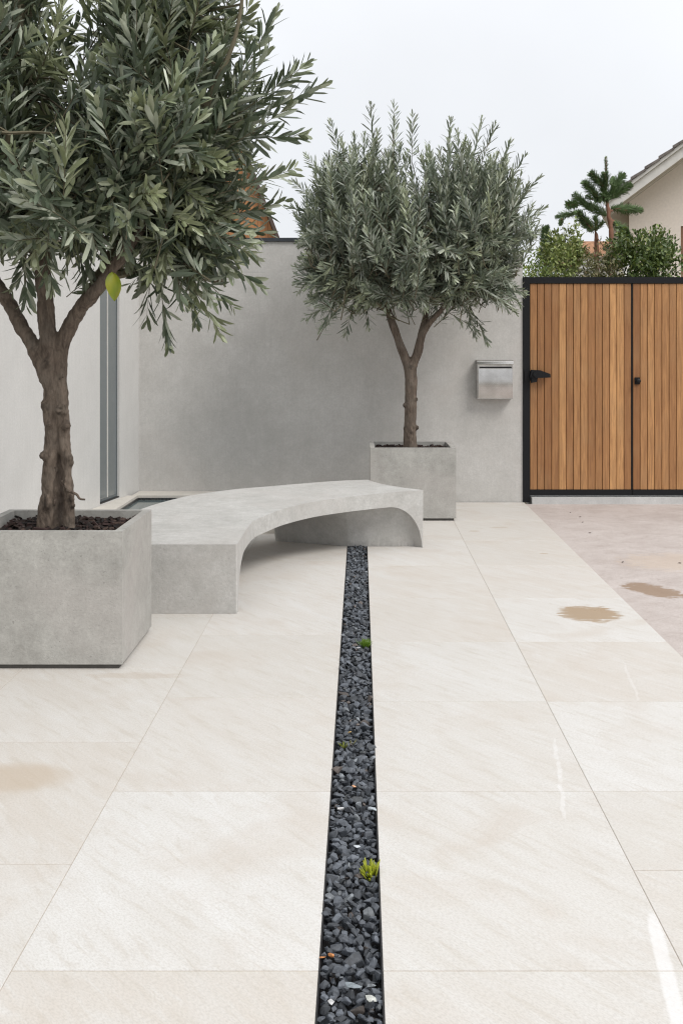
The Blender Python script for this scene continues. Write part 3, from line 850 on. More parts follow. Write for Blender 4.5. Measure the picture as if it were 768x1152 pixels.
# ------------------------------------------------------------------ tree building
def tube_np(pts, rad, n=8):
    """closed swept tube -> verts, faces"""
    V, F = [], []; up = Vector((.31, .22, .9)).normalized(); m = len(pts)
    for i, p in enumerate(pts):
        p = Vector(p)
        tn = (Vector(pts[min(m-1, i+1)])-Vector(pts[max(0, i-1)])).normalized()
        a = tn.cross(up); a = a.normalized() if a.length > 1e-4 else Vector((1, 0, 0)); b = tn.cross(a)
        for k in range(n):
            th = 2*math.pi*k/n; V.append(tuple(p+(a*math.cos(th)+b*math.sin(th))*rad[i]))
    for i in range(m-1):
        for k in range(n): F.append((i*n+k, i*n+(k+1) % n, (i+1)*n+(k+1) % n, (i+1)*n+k))
    F.append(tuple(range(n-1, -1, -1))); F.append(tuple((m-1)*n+k for k in range(n)))
    return V, F
def smooth_path(pts, n=14):
    """pts: (x,y,z,r)"""
    P = [np.array(p, float) for p in pts]; P = [2*P[0]-P[1]]+P+[2*P[-1]-P[-2]]; out = []
    for i in range(1, len(P)-2):
        for k in range(n):
            t = k/n; a, b, c, d = P[i-1], P[i], P[i+1], P[i+2]
            out.append(.5*(2*b+(c-a)*t+(2*a-5*b+4*c-d)*t*t+(3*b-a-3*c+d)*t**3))
    out.append(P[-2])
    return [tuple(o[:3]) for o in out], [max(.002, o[3]) for o in out]
def woody(name, paths, knots, mat, parent, voxel=.008, amp=.006, seed=0):
    bm = bmesh.new()
    for pth in paths:
        pts, rad = smooth_path(pth); V, F = tube_np(pts, rad, 12)
        vs = [bm.verts.new(v) for v in V]
        for f in F: bm.faces.new([vs[i] for i in f])
    for (x, y, z, r) in knots:
        bmesh.ops.create_icosphere(bm, subdivisions=2, radius=r, matrix=Matrix.Translation((x, y, z)) @ Matrix.Scale(1.25, 4, (0, 0, 1)))
    me = bpy.data.meshes.new(name); bm.to_mesh(me); bm.free()
    o = bpy.data.objects.new(name, me); link(o)
    rm = o.modifiers.new('r', 'REMESH'); rm.mode = 'VOXEL'; rm.voxel_size = voxel
    sm = o.modifiers.new('s', 'SMOOTH'); sm.factor = .5; sm.iterations = 4
    dg = bpy.context.evaluated_depsgraph_get(); dg.update()
    me2 = bpy.data.meshes.new_from_object(o.evaluated_get(dg)); o.modifiers.clear(); o.data = me2; bpy.data.meshes.remove(me)
    me2.name = name; me2.materials.clear(); me2.materials.append(mat)
    nrm = [v.normal.copy() for v in me2.vertices]
    for v, nn in zip(me2.vertices, nrm):
        p = v.co; q = Vector((p.x*26, p.y*26, p.z*7+seed))
        d = mnoise.noise(q)*.7+mnoise.noise(Vector((p.x*60, p.y*60, p.z*38+seed)))*.45+mnoise.noise(Vector((p.x*9, p.y*9, p.z*9+seed)))*.8
        v.co = p+nn*d*amp
    cc = np.ones((len(me2.vertices), 4), np.float32)
    if knots:      # old pruning scars: darker, rough bark on the knots
        K = np.array([k[:3] for k in knots]); KR = np.array([k[3] for k in knots])
        co = np.array([v.co for v in me2.vertices])
        dk = (np.linalg.norm(co[:, None, :]-K[None], axis=2)/KR[None]).min(axis=1)
        jit = np.array([mnoise.noise(Vector(c)*70) for c in co])
        k_ = np.clip((1.5+jit*1.1-dk)/.8, 0, 1); cc[:, :3] = (1-.42*k_)[:, None]
    ca = me2.color_attributes.new('tint', 'FLOAT_COLOR', 'POINT'); ca.data.foreach_set('color', cc.ravel())
    for p in me2.polygons: p.use_smooth = True
    me2.update(); o.parent = parent
    return o

# one leaf: folded blade with 8 points
LV = np.array([(0,0,0),(.38,0,-.035),(.78,0,-.02),(1,0,-.06),(.36,.43,.025),(.79,.41,.02),(.36,-.43,.025),(.79,-.41,.02)])
LF = [(0,1,4),(0,6,1),(1,2,5,4),(1,6,7,2),(2,3,5),(2,7,3)]
class Foliage:
    def __init__(s): s.P=[]; s.D=[]; s.N=[]; s.L=[]; s.W=[]; s.C=[]; s.tv=[]; s.tf=[]; s.nt=0
    def leaf(s, p, d, n, l, w, c): s.P.append(p); s.D.append(d); s.N.append(n); s.L.append(l); s.W.append(w); s.C.append(c)
    def stem(s, pts, rad, n=4):
        V, F = tube_np(pts, rad, n); s.tv.extend(V); s.tf.extend([tuple(i+s.nt for i in f) for f in F]); s.nt += len(V)
    def build(s, name, lm, tm, parent, stemcol=(.1,.09,.06)):
        P = np.array(s.P); D = np.array(s.D); N = np.array(s.N); L = np.array(s.L)[:, None, None]; W = np.array(s.W)[:, None, None]
        D /= np.linalg.norm(D, axis=1, keepdims=True)
        S = np.cross(N, D); S /= np.linalg.norm(S, axis=1, keepdims=True)+1e-9; N = np.cross(D, S)
        curl = rng.uniform(.0, .9, (len(P), 1, 1))
        V = P[:, None, :]+D[:, None, :]*(LV[None, :, 0:1]*L)+S[:, None, :]*(LV[None, :, 1:2]*W)+N[:, None, :]*(LV[None, :, 2:3]*L*curl)
        nl = len(P); V = V.reshape(-1, 3); C = np.repeat(np.array(s.C), 8, axis=0); C = np.concatenate([C, np.ones((len(C), 1))], 1)
        F = [tuple(8*i+k for k in f) for i in range(nl) for f in LF]; mi = [0]*len(F)
        if s.tv:
            o = len(V); V = np.concatenate([V, np.array(s.tv)]); F += [tuple(i+o for i in f) for f in s.tf]; mi += [1]*len(s.tf)
            C = np.concatenate([C, np.tile([*stemcol, 1], (len(s.tv), 1))])
        return obj_np(name, V, F, [lm, tm], parent, tint=C, mi=mi, smooth=False)

def unit(v): v = np.asarray(v, float); return v/(np.linalg.norm(v)+1e-9)
def shoot(fo, tip, d, L, leafL, leafW, pal, bend, young=.15, spacing=.021, ok=None):
    d = unit(d); bend = np.asarray(bend, float)
    basep = tip-d*L-bend*L
    P = lambda u: basep+d*L*u+bend*L*u*u
    Tn = lambda u: unit(d+2*bend*u)
    npair = max(5, int(L*.88/spacing)); phi = rng.uniform(0, 6.28)
    us = np.linspace(0, 1, 6)
    fo.stem([tuple(P(u)) for u in us], [.0042*(1-.75*u)*(L/.45) for u in us], 4)
    tonejit = rng.uniform(.75, 1.25)
    isy = rng.random() < young
    a0 = unit(np.cross(d, [.3, .2, .93]))
    for i in range(npair):
        u = .12+.88*(i+rng.uniform(-.2, .2))/(npair-1) if npair > 1 else 1
        u = min(1.0, max(.05, u)); p = P(u); t = Tn(u)
        b0 = unit(np.cross(t, a0)); a1 = np.cross(b0, t)
        ang = R(rng.normal(50-22*u*u, 10)); fl = (.72+.45*math.sin(math.pi*min(1, .18+.72*u)))*(1-.38*max(0, u-.82)/.18)
        for sgn in (1, -1):
            if rng.random() < .06: continue
            ph = phi+i*1.571+rng.normal()*.25+(0 if sgn > 0 else math.pi)
            perp = a1*math.cos(ph)+b0*math.sin(ph)
            dv = t*math.cos(ang)+perp*math.sin(ang)+rng.normal(size=3)*.07
            dv[2] += .02
            nv = t-dv*np.dot(t, unit(dv))+rng.normal(size=3)*.18
            k = rng.random()
            c = pal[0]*(1-k)+pal[1]*k
            if rng.random() < .24: c = pal[2]*rng.uniform(.75, 1.1)
            if isy: c = c*.45+pal[3]*.55
            elif u > .85: c = c*.7+pal[3]*.3
            l = leafL*fl*rng.uniform(.8, 1.2)
            fo.leaf(p, dv, nv, l, leafW*rng.uniform(.8, 1.2)*(.7+.3*fl), np.clip(c*tonejit, 0, 1))
    return basep

def olive(name, label, origin, trunk_paths, knots, lobes, limbs, leafL, leafW, pal, seedamp, bounds, extra=(), Lr=(.32, .52), spacing=.021, young=.15):
    t = empty(name, origin); tag(t, label, 'tree', 'olive trees in concrete planters')
    O = np.array(origin)
    loc = lambda pth: [(p[0]-O[0], p[1]-O[1], p[2]-O[2], p[3]) for p in pth]
    woody('trunk', [loc(p) for p in trunk_paths], loc(knots), M['bark'], t, .0085, seedamp, seed=O[0]*10)
    fo = Foliage(); nodes = []
    for pth in limbs:
        pts, rad = smooth_path(loc(pth), 8); fo.stem(pts, rad, 7); nodes += [np.array(p) for p in pts[3:]]
    for (c, r, n, upb) in lobes:
        c = np.array(c)-O; r = np.array(r); m = 0
        while m < n:
            wv = unit(rng.normal(size=3))
            if wv[2] < -.75 and rng.random() < .7: continue
            m += 1
            shell = rng.uniform(.80, 1.0) if rng.random() < .66 else rng.uniform(.35, .8)
            tip = c+wv*r*shell
            if not bounds(tip+O): continue
            out = unit(wv/r)
            if wv[2] < -.15:
                d = out*1.0+np.array([0, 0, .25])+rng.normal(size=3)*.32; bend = np.array([0, 0, -.25])
            else:
                d = out*.85+np.array([0, 0, upb])+rng.normal(size=3)*.28; bend = np.array([0, 0, .12])+rng.normal(size=3)*.06
            L = rng.uniform(*Lr)
            L = L*(1.25 if upb > .9 and wv[2] > .2 else 1)
            b = shoot(fo, tip, d, L, leafL, leafW, pal, bend, young, spacing)
            if nodes and rng.random() < .5:
                dist = [np.linalg.norm(q-b) for q in nodes]; q = nodes[int(np.argmin(dist))]
                if min(dist) > .42: continue
                mid = (q+b)/2+rng.normal(size=3)*.03
                fo.stem([tuple(q), tuple(mid), tuple(b)], [.008, .006, .0045], 4)
    c0_ = np.mean([np.array(l[0])-O for l in lobes], axis=0)
    for (tip, d, L, bend) in extra:
        b = shoot(fo, np.array(tip)-O, d, L, leafL, leafW, pal, bend, .12, spacing*1.1)
        du = unit(d); q = b-du*.22+rng.normal(size=3)*.02; q2 = b-du*.45+(c0_-b)*.15
        fo.stem([tuple(q2), tuple(q), tuple(b)], [.007, .0055, .0042], 4)
        for kk in range(1): shoot(fo, b+du*rng.uniform(-.05, .12)+rng.normal(size=3)*.05, np.asarray(unit(d))+rng.normal(size=3)*.3, .36, leafL, leafW, pal, bend, .12, spacing*1.1)
    fo.build('crown', M['leaf'], M['twig'], t)
    return t

# near tree ---------------------------------------------------------------
def nx(px, py, d=5.62): return ((px-405)*d/FPX, d, H-(py-398)*d/FPX)
def nr(px, py, r, dd=0.0, d=5.62): return (*nx(px, py, d+dd), r)
tp = [
    [nr(55, 600, 0.0370), nr(55, 560, 0.0363), nr(58, 500, 0.0400), nr(58, 450, 0.0414), nr(56, 405, 0.0407), nr(52, 355, 0.0430), nr(49, 310, 0.0396), nr(40, 230, 0.0344), nr(30, 150, 0.0258)],
    [nr(78, 600, 0.0266, -.03), nr(78, 565, 0.0252, -.03), nr(74, 510, 0.0274, -.02), nr(68, 450, 0.0355, -.01), nr(67, 405, 0.0340), nr(76, 372, 0.0370), nr(92, 346, 0.0353, -.05), nr(108, 328, 0.0327, -.08), nr(150, 270, 0.0275, -.1), nr(200, 190, 0.0206, -.12)],
    [nr(52, 430, 0.0333), nr(45, 405, 0.0340), nr(25, 368, 0.0387, .03), nr(0, 325, 0.0370, .06), nr(-40, 265, 0.0310, .1), nr(-75, 190, 0.0241, .12)],
    [nr(67, 600, .036, .05), nr(67, 540, .038, .05), nr(65, 450, .036, .03), nr(60, 400, .032, .02)],
    [nr(47, 600, 0.0222, -.02), nr(48, 582, 0.0222, -.02), nr(50, 560, 0.0192, -.01)],
]
kn = []
for (a_, b_, r0, dd) in ((45, 457, .022, -.03), (48, 513, .017, -.04), (82, 516, .019, -.04), (78, 478, .018, -.05), (68, 466, .016, -.06), (48, 563, .022, -.03), (84, 566, .018, -.05), (61, 524, .014, -.06), (73, 545, .016, -.06), (60, 563, .016, -.06), (72, 425, .014, -.05), (49, 412, .015, -.04), (83, 588, .016, -.03), (76, 462, .012, -.05), (54, 480, .013, -.05)):
    for q in range(4):
        kn.append(nr(62+(a_-62)*.80+random.uniform(-3, 3), b_+random.uniform(-6, 6), r0*random.uniform(.35, .9), dd+random.uniform(-.015, .01)))
limbs_n = [
    [nr(92, 346, .034, -.05), nr(118, 300, .026, .1), nr(160, 200, .02, .2), nr(190, 80, .012, .3)],
    [nr(108, 328, .03, -.08), nr(150, 285, .022, .1), nr(210, 255, .014, .2), nr(260, 230, .008, .2)],
    [nr(120, 310, .028, -.08), nr(165, 305, .02, .3), nr(215, 310, .012, .5), nr(250, 320, .007, .55)],
    [nr(200, 190, .022, -.12), nr(235, 110, .016, -.2), nr(265, 40, .01, -.25), nr(280, -60, .006, -.25)],
    [nr(180, 220, .022, -.12), nr(240, 180, .016, .1), nr(300, 140, .009, .15)],
    [nr(49, 310, .035), nr(58, 250, .022, .05), nr(52, 190, .014, .1), nr(48, 140, .006, .1)],
    [nr(49, 300, .035), nr(20, 200, .024, .4), nr(0, 80, .014, .6), nr(-10, -40, .008, .7)],
    [nr(-40, 265, .03, .1), nr(-90, 200, .02, -.2), nr(-140, 100, .012, -.4)],
    [nr(-20, 290, .03, .08), nr(0, 230, .02, -.3), nr(10, 150, .012, -.6)],
    [nr(30, 150, .028), nr(25, 50, .02, -.1), nr(15, -80, .01, -.1)],
]
pal_n = [np.array(c) for c in ((.066,.090,.060), (.160,.194,.136), (.38,.415,.325), (.33,.36,.19))]
lobes_n = [
    ((-1.72, 5.60, 2.62), (.78, .85, .98), 330, .7),
    ((-1.03, 5.60, 2.58), (.56, .74, .84), 245, .7),
    ((-1.52, 5.45, 2.22), (.88, .80, .50), 165, .25),
    ((-1.0, 5.7, 3.2), (.55, .65, .62), 110, .7),
    ((-1.85, 5.6, 3.35), (.65, .7, .55), 90, .6),
    ((-.90, 5.75, 2.02), (.36, .45, .40), 40, -.1),
]
def bn(p):
    if p[0] < -2.72: return False
    # open notch between the two halves of the crown
    gx = -1.33+.03*math.sin(p[2]*9); wid = .12+.05*(p[2]-2.3)
    if p[2] > 2.42 and abs(p[0]-gx) < wid and rng.random() < .93: return False
    if p[2] < 1.76 and p[0] < -1.05: return False
    return True
ex_n = [
    (nx(364, 96, 5.5), (.86, .1, .34), .52, (0, 0, .05)), (nx(336, 78, 5.6), (.78, 0, .52), .50, (0, 0, .05)), (nx(310, 14, 5.6), (.5, 0, .85), .5, (0, 0, .05)),
    (nx(342, 152, 5.5), (.95, 0, -.02), .45, (0, 0, .06)), (nx(330, 190, 5.5), (.9, 0, .25), .42, (0, 0, .05)), (nx(320, 226, 5.6), (.95, -.1, .1), .42, (0, 0, .1)),
    (nx(288, 290, 5.6), (.9, 0, -.3), .40, (0, 0, -.12)), (nx(292, 322, 5.6), (.85, -.1, -.35), .42, (0, 0, -.15)), (nx(262, 345, 5.6), (.75, 0, -.55), .42, (0, 0, -.1)),
    (nx(248, 375, 5.6), (.55, 0, -.75), .36, (0, 0, -.12)), (nx(190, 390, 5.7), (.15, 0, -.95), .34, (0, 0, -.1)), (nx(222, 362, 5.8), (.4, .1, -.8), .36, (0, 0, -.1)),
    (nx(165, 360, 5.8), (-.1, .1, -.9), .3, (0, 0, -.1)), (nx(280, 262, 5.4), (.8, -.3, -.2), .4, (0, 0, -.05)), (nx(240, 340, 5.5), (.5, -.4, -.6), .36, (0, 0, -.1)),
    (nx(205, 345, 5.5), (.2, -.3, -.85), .36, (0, 0, -.1)), (nx(30, 345, 5.35), (.1, -.3, -.8), .28, (0, 0, -.1)), (nx(60, 325, 5.3), (.3, -.5, -.6), .26, (0, 0, -.1)),
    (nx(300, 262, 5.7), (.9, .1, -.1), .36, (0, 0, 0)), (nx(298, 240, 5.8), (.9, .1, .1), .36, (0, 0, 0)), (nx(292, 218, 5.5), (.9, -.1, .2), .36, (0, 0, 0)), (nx(285, 275, 5.4), (.8, -.2, -.2), .36, (0, 0, 0)), (nx(296, 200, 5.7), (.85, .1, .3), .36, (0, 0, 0)),
    (nx(345, 70, 5.7), (.7, 0, .6), .45, (0, 0, .05)), (nx(300, 60, 5.4), (.55, -.2, .7), .48, (0, 0, .05)), (nx(325, 120, 5.35), (.8, -.3, .4), .45, (0, 0, .05)),
]
near = olive('olive_tree', 'larger olive tree with thick knotted trunk in the planter nearest the camera', (-1.466, 5.62, .585), tp, kn, lobes_n, limbs_n, .112, .0245, pal_n, .0105, bn, ex_n, (.30, .50), .0225)
# broad yellow green leaf and cut twig stub
O = np.array((-1.466, 5.62, .585))
p = np.array(nx(127, 306, 5.15))-O
V, F, T = [], [], []
for i in range(13):
    u = i/12; wv = .036*math.sin(math.pi*u**.85)**.8 if 0 < u < 1 else .001
    cx = .012*math.sin(2.2*u); cz = -.132*u; cy = -.02*math.sin(math.pi*u)
    for k in range(-2, 3):
        V.append((p[0]+cx+wv*k/2, p[1]+cy-.010*abs(k)/2+.004*math.sin(5*u+k), p[2]+cz)); g_ = .5+.5*math.sin(7*u+1.3*k)
        T.append(((.19+.11*g_), .25+.06*g_, .015, 1))
for i in range(12):
    for k in range(4): F.append((i*5+k, i*5+k+1, i*5+k+6, i*5+k+5))
yl = obj_np('yellowing_leaf', V, F, M['leaf'], near, tint=T, smooth=True); yl['label'] = 'broad yellow green leaf hanging below the crown'
pts, rad = smooth_path([(p_[0]-O[0], p_[1]-O[1], p_[2]-O[2], p_[3]) for p_ in (nr(76, 552, .008, -.06), nr(86, 556, .007, -.1), nr(90, 561, .006, -.1), nr(96, 562, .005, -.1))], 6)
V, F = tube_np(pts, rad, 6); tw = obj_np('twig_stub', V, F, M['bark'], near, tint=[(1, 1, 1, 1)]*len(V), smooth=True)

# far tree ----------------------------------------------------------------
FD = 10.29
def fx(px, py, d=FD): return ((px-405)*d/FPX, d, H-(py-398)*d/FPX)
def fr_(px, py, r, dd=0.0): return (*fx(px, py, FD+dd), r)
tpf = [
    [fr_(461, 506, .066), fr_(461, 485, .058), fr_(462, 450, .055), fr_(461.5, 420, .054), fr_(455, 402, .042), fr_(447, 380, .038), fr_(437, 352, .034, .03), fr_(424, 310, .026, .06), fr_(410, 260, .018, .08)],
    [fr_(462, 440, .048), fr_(463, 416, .046), fr_(470, 395, .040), fr_(475, 372, .037), fr_(479, 350, .028, .05), fr_(480, 300, .022, .1), fr_(484, 240, .014, .12)],
    [fr_(475, 376, .03), fr_(484, 362, .028, -.04), fr_(495, 350, .022, -.08), fr_(525, 310, .018, -.12), fr_(550, 270, .012, -.15)],
]
knf = [fr_(455, 456, .018, -.02), fr_(468, 449, .017, -.03), fr_(455, 482, .018, -.02), fr_(469, 481, .018, -.02), fr_(463, 486, .016, -.05), fr_(462, 413, .018, -.04)]
limbs_f = [
    [fr_(437, 352, .022), fr_(410, 330, .016, -.2), fr_(380, 310, .01, -.3), fr_(350, 300, .006, -.3)],
    [fr_(430, 330, .022, .05), fr_(400, 270, .015, .2), fr_(375, 210, .008, .3)],
    [fr_(437, 340, .02), fr_(440, 280, .014, -.3), fr_(436, 215, .007, -.3)],
    [fr_(480, 320, .02, .1), fr_(470, 250, .012, -.2), fr_(476, 215, .006, -.2)],
    [fr_(500, 345, .018, -.1), fr_(540, 330, .012, -.1), fr_(580, 310, .006, -.1)],
    [fr_(525, 310, .016, -.12), fr_(560, 240, .01, .1), fr_(575, 190, .006, .1)],
    [fr_(484, 260, .016, .12), fr_(510, 200, .01, .2), fr_(530, 160, .006, .2)],
]
pal_f = [np.array(c) for c in ((.120,.150,.112), (.255,.290,.220), (.46,.49,.42), (.36,.395,.24))]
lobes_f = [
    ((-.02, 10.22, 2.60), (.60, .66, .68), 165, 1.3),
    ((.98, 10.22, 2.60), (.62, .66, .70), 165, 1.3),
    ((.02, 10.22, 3.0), (.52, .5, .46), 60, 2.4),
    ((.92, 10.22, 3.0), (.52, .5, .48), 62, 2.4),
    ((.46, 10.05, 2.42), (.85, .62, .66), 150, .7),
    ((-.18, 10.2, 2.16), (.42, .5, .42), 58, .1),
    ((1.12, 10.2, 2.12), (.42, .5, .40), 58, .1),
    ((.46, 10.2, 2.05), (.75, .5, .38), 70, .1),
]
def bf(p):
    if p[1] > 11.05: return False
    gx = .48
    if p[2] > 2.95 and abs(p[0]-gx) < .05+.06*(p[2]-2.95) and rng.random() < .85: return False
    if p[2] < 1.80 and .0 < p[0] < .95: return False
    if p[2] < 1.62: return False
    return True
ex_f = [
    (fx(417, 118), (-.05, 0, 1), .5, (0, 0, 0)), (fx(443, 118), (.0, 0, 1), .48, (0, 0, 0)), (fx(464, 130), (.02, 0, 1), .42, (0, 0, 0)), (fx(372, 138), (-.25, 0, .95), .42, (0, 0, 0)),
    (fx(506, 134), (.05, 0, 1), .46, (0, 0, 0)), (fx(541, 134), (.2, 0, .95), .48, (0, 0, 0)), (fx(556, 140), (.3, 0, .9), .42, (0, 0, 0)), (fx(574, 160), (.4, 0, .85), .45, (0, 0, 0)), (fx(590, 176), (.5, 0, .75), .42, (0, 0, 0)),
    (fx(606, 200), (.6, 0, .65), .42, (0, 0, 0)), (fx(612, 234), (.75, 0, .5), .42, (0, 0, 0)), (fx(604, 262), (.9, 0, .3), .36, (0, 0, 0)),
    (fx(345, 175), (-.55, 0, .75), .42, (0, 0, 0)), (fx(330, 205), (-.7, 0, .6), .4, (0, 0, 0)), (fx(324, 232), (-.85, 0, .3), .36, (0, 0, 0)),
    (fx(334, 318), (-.95, -.1, -.1), .34, (0, 0, -.05)), (fx(344, 358), (-.85, -.1, -.35), .36, (0, 0, -.1)), (fx(388, 378), (-.25, -.2, -.85), .32, (0, 0, -.1)), (fx(415, 368), (.1, -.2, -.9), .26, (0, 0, -.1)),
    (fx(535, 378), (.25, -.2, -.85), .3, (0, 0, -.1)), (fx(548, 386), (.4, -.2, -.8), .3, (0, 0, -.1)), (fx(570, 345), (.8, -.2, -.4), .3, (0, 0, -.1)), (fx(360, 370), (-.5, -.2, -.7), .3, (0, 0, -.1)),
]
olive('olive_tree', 'smaller silvery olive tree with slim forked trunk in front of the garden wall', (.448, 10.29, .585), tpf, knf, lobes_f, limbs_f, .100, .0170, pal_f, .005, bf, ex_f, (.36, .56), .0185, .12)

# ------------------------------------------------------------------ planting and houses beyond the gate
def shrub(name, label, cx, cy, rx, ry, zt, n, leafL, leafW, pal, group, spikes=14, seed=1, stemcol=(.09,.06,.04), sparse=1.0):
    t = empty(name, (cx, cy, -.10)); tag(t, label, 'shrub', group)
    fo = Foliage(); r_ = np.random.default_rng(seed)
    zc = zt*.55; rz = zt*.5
    cl = []
    for k in range(64):
        wv = unit(r_.normal(size=3)); s = r_.uniform(.35, .95)
        cl.append((np.array([wv[0]*rx*s, wv[1]*ry*s, zc+wv[2]*rz*s]), r_.uniform(.55, 1.3), r_.uniform(.16, .30)*min(1.3, max(.9, rx*2))))
    for k in range(spikes):
        a = r_.uniform(0, 6.28); q = r_.uniform(.1, .85)
        b = np.array([math.cos(a)*rx*q, math.sin(a)*ry*q, zt*(1.0-.12*q)]); hgt = r_.uniform(.1, .34)
        for j in range(6): cl.append((b+np.array([0, 0, hgt*j/5-.1])+r_.normal(size=3)*.012, 1.15, .075-.008*j))
    for k in range(9):
        a = r_.uniform(0, 6.28); tgt = cl[r_.integers(40)][0]
        pts, rad = smooth_path([(math.cos(a)*.1, math.sin(a)*.1, 0, .03), (tgt[0]*.4, tgt[1]*.4, tgt[2]*.5, .018), (*tgt, .006)], 6); fo.stem(pts, rad, 5)
    ws = np.array([c[2]**2 for c in cl]); ws /= ws.sum(); ids = r_.choice(len(cl), n, p=ws)
    for i in ids:
        c, br, rad = cl[i]; o = unit(r_.normal(size=3)); p = c+o*rad*r_.uniform(.4, 1.0)**.6
        d = o*.6+np.array([0, 0, .45])+r_.normal(size=3)*.6; nv = o+np.array([0, 0, .7])+r_.normal(size=3)*.5
        k = r_.random(); col = (pal[0]*(1-k)+pal[1]*k)*br*r_.uniform(.75, 1.25)
        if r_.random() < .08: col = pal[2]
        fo.leaf(p, d, nv, leafL*r_.uniform(.7, 1.25), leafW*r_.uniform(.8, 1.2), np.clip(col, 0, 1))
    fo.build('foliage', M['bushleaf'], M['twig'], t, stemcol)
    return t
A_ = lambda *c: [np.array(x) for x in c]
GS = 'shrubs growing behind the gate'
shrub('leafy_shrub', 'light yellow green airy shrub behind the hinge side of the gate', 2.42, 13.4, .50, .5, 2.94, 20000, .052, .022, A_((.11,.15,.04), (.25,.29,.09), (.36,.36,.15)), GS, 16, 3)
shrub('leafy_shrub', 'low light green shrub touching the end of the garden wall behind the gate post', 1.98, 13.2, .34, .35, 2.66, 6000, .05, .020, A_((.10,.16,.035), (.25,.31,.08), (.36,.37,.13)), GS, 8, 4)
shrub('leafy_shrub', 'thin brownish olive shrub between the yellow green and dark shrubs', 2.74, 13.0, .30, .3, 2.68, 8000, .044, .017, A_((.11,.10,.05), (.20,.19,.085), (.22,.17,.10)), GS, 8, 5)
shrub('leafy_shrub', 'dense dark green shrub behind the right leaf of the gate', 3.17, 13.2, .56, .5, 2.88, 22000, .052, .026, A_((.045,.078,.022), (.125,.17,.042), (.24,.27,.08)), GS, 20, 6)
shrub('leafy_shrub', 'dark green shrub end in front of the cream house window', 3.48, 13.25, .30, .4, 2.86, 8000, .052, .026, A_((.042,.074,.022), (.118,.165,.042), (.24,.27,.08)), GS, 12, 8)

# star shaped conifer
PD = 16.0; PS = PD/FPX
def pz(zx, zy): return (590+zx/4.315, 160+zy/4.315)
def pw(zx, zy, dd=0.0):
    a, b = pz(zx, zy); d = PD+dd; return ((a-405)*d/FPX, d, H-(b-398)*d/FPX)
po = np.array((pw(415, 560)[0], PD, -.10))
pt = empty('conifer_tree', tuple(po)); tag(pt, 'spiky conifer with reddish trunks and thick needle covered arms beside the cream house', 'tree')
def ploc(pth): return [(p[0]-po[0], p[1]-po[1], p[2]-po[2], p[3]) for p in pth]
woody('trunk', [ploc([(po[0]+.03, PD, -.15, .05), (*pw(420, 540), .038), (*pw(405, 350), .030), (*pw(396, 260), .022), (*pw(393, 150), .012), (*pw(393, 75), .006)]),
                ploc([(po[0]-.15, PD+.1, -.15, .05), (*pw(347, 560, .1), .038), (*pw(347, 470, .1), .032), (*pw(338, 425, .1), .02), (*pw(290, 370, .1), .012), (*pw(255, 330, .1), .008)]),
                ploc([(*pw(402, 535), .02), (*pw(370, 490), .016), (*pw(335, 440, .1), .014)]),
                ploc([(*pw(404, 345), .02), (*pw(440, 325), .012), (*pw(500, 330), .007)]),
                ploc([(*pw(408, 372), .018), (*pw(440, 385), .012), (*pw(490, 440), .007)])], [], M['redbark'], pt, .02, .006, 3)
arms = [((255,340),(155,364),.9), ((250,300),(210,305),1.0), ((330,335),(240,255),1.2), ((320,420),(255,340),1.1), ((355,270),(290,195),1.2), ((392,228),(322,150),1.2),
        ((400,215),(385,150),1.0), ((425,245),(472,158),1.2), ((420,270),(512,206),1.1), ((420,318),(563,330),1.1), ((395,355),(310,305),1.2), ((430,260),(345,275),1.2),
        ((345,430),(342,360),.9), ((425,385),(490,430),1.1), ((490,425),(492,478),1.1), ((405,285),(372,205),1.1), ((405,280),(430,215),1.0), ((330,430),(290,380),1.1), ((350,420),(380,385),.7),
        ((393,150),(393,72),.35), ((420,205),(428,172),.5), ((330,280),(300,262),.6), ((180,372),(172,398),.5)]
fo = Foliage(); r_ = np.random.default_rng(9)
for (a, b, k) in arms:
    dd = r_.uniform(-.35, .35); A = np.array(pw(*a, dd*.3))-po; B = np.array(pw(*b, dd))-po
    fo.stem([tuple(A), tuple((A+B)/2), tuple(B)], [.012, .01, .006], 5)
    ax = unit(B-A); Ln = np.linalg.norm(B-A); s1 = unit(np.cross(ax, [.2, .9, .3])); s2 = np.cross(ax, s1)
    nn = int(1500*Ln*max(.45, k))+60
    for i in range(nn):
        u = r_.uniform(-.05, 1.03); ph = r_.uniform(0, 6.28); rad = s1*math.cos(ph)+s2*math.sin(ph)
        env = max(.25, math.sin(math.pi*min(1, max(0, .12+.83*u)))**.5)
        p = A+(B-A)*u+rad*.012
        d = rad*.72+ax*.75+r_.normal(size=3)*.22
        br = r_.uniform(.6, 1.3)
        fo.leaf(p, d, ax, .08*k*env*r_.uniform(.4, 1.45), .010, np.array((.14, .21, .09))*br)
fo.build('crown', M['needle'], M['redbark'], pt, (.15,.08,.05))

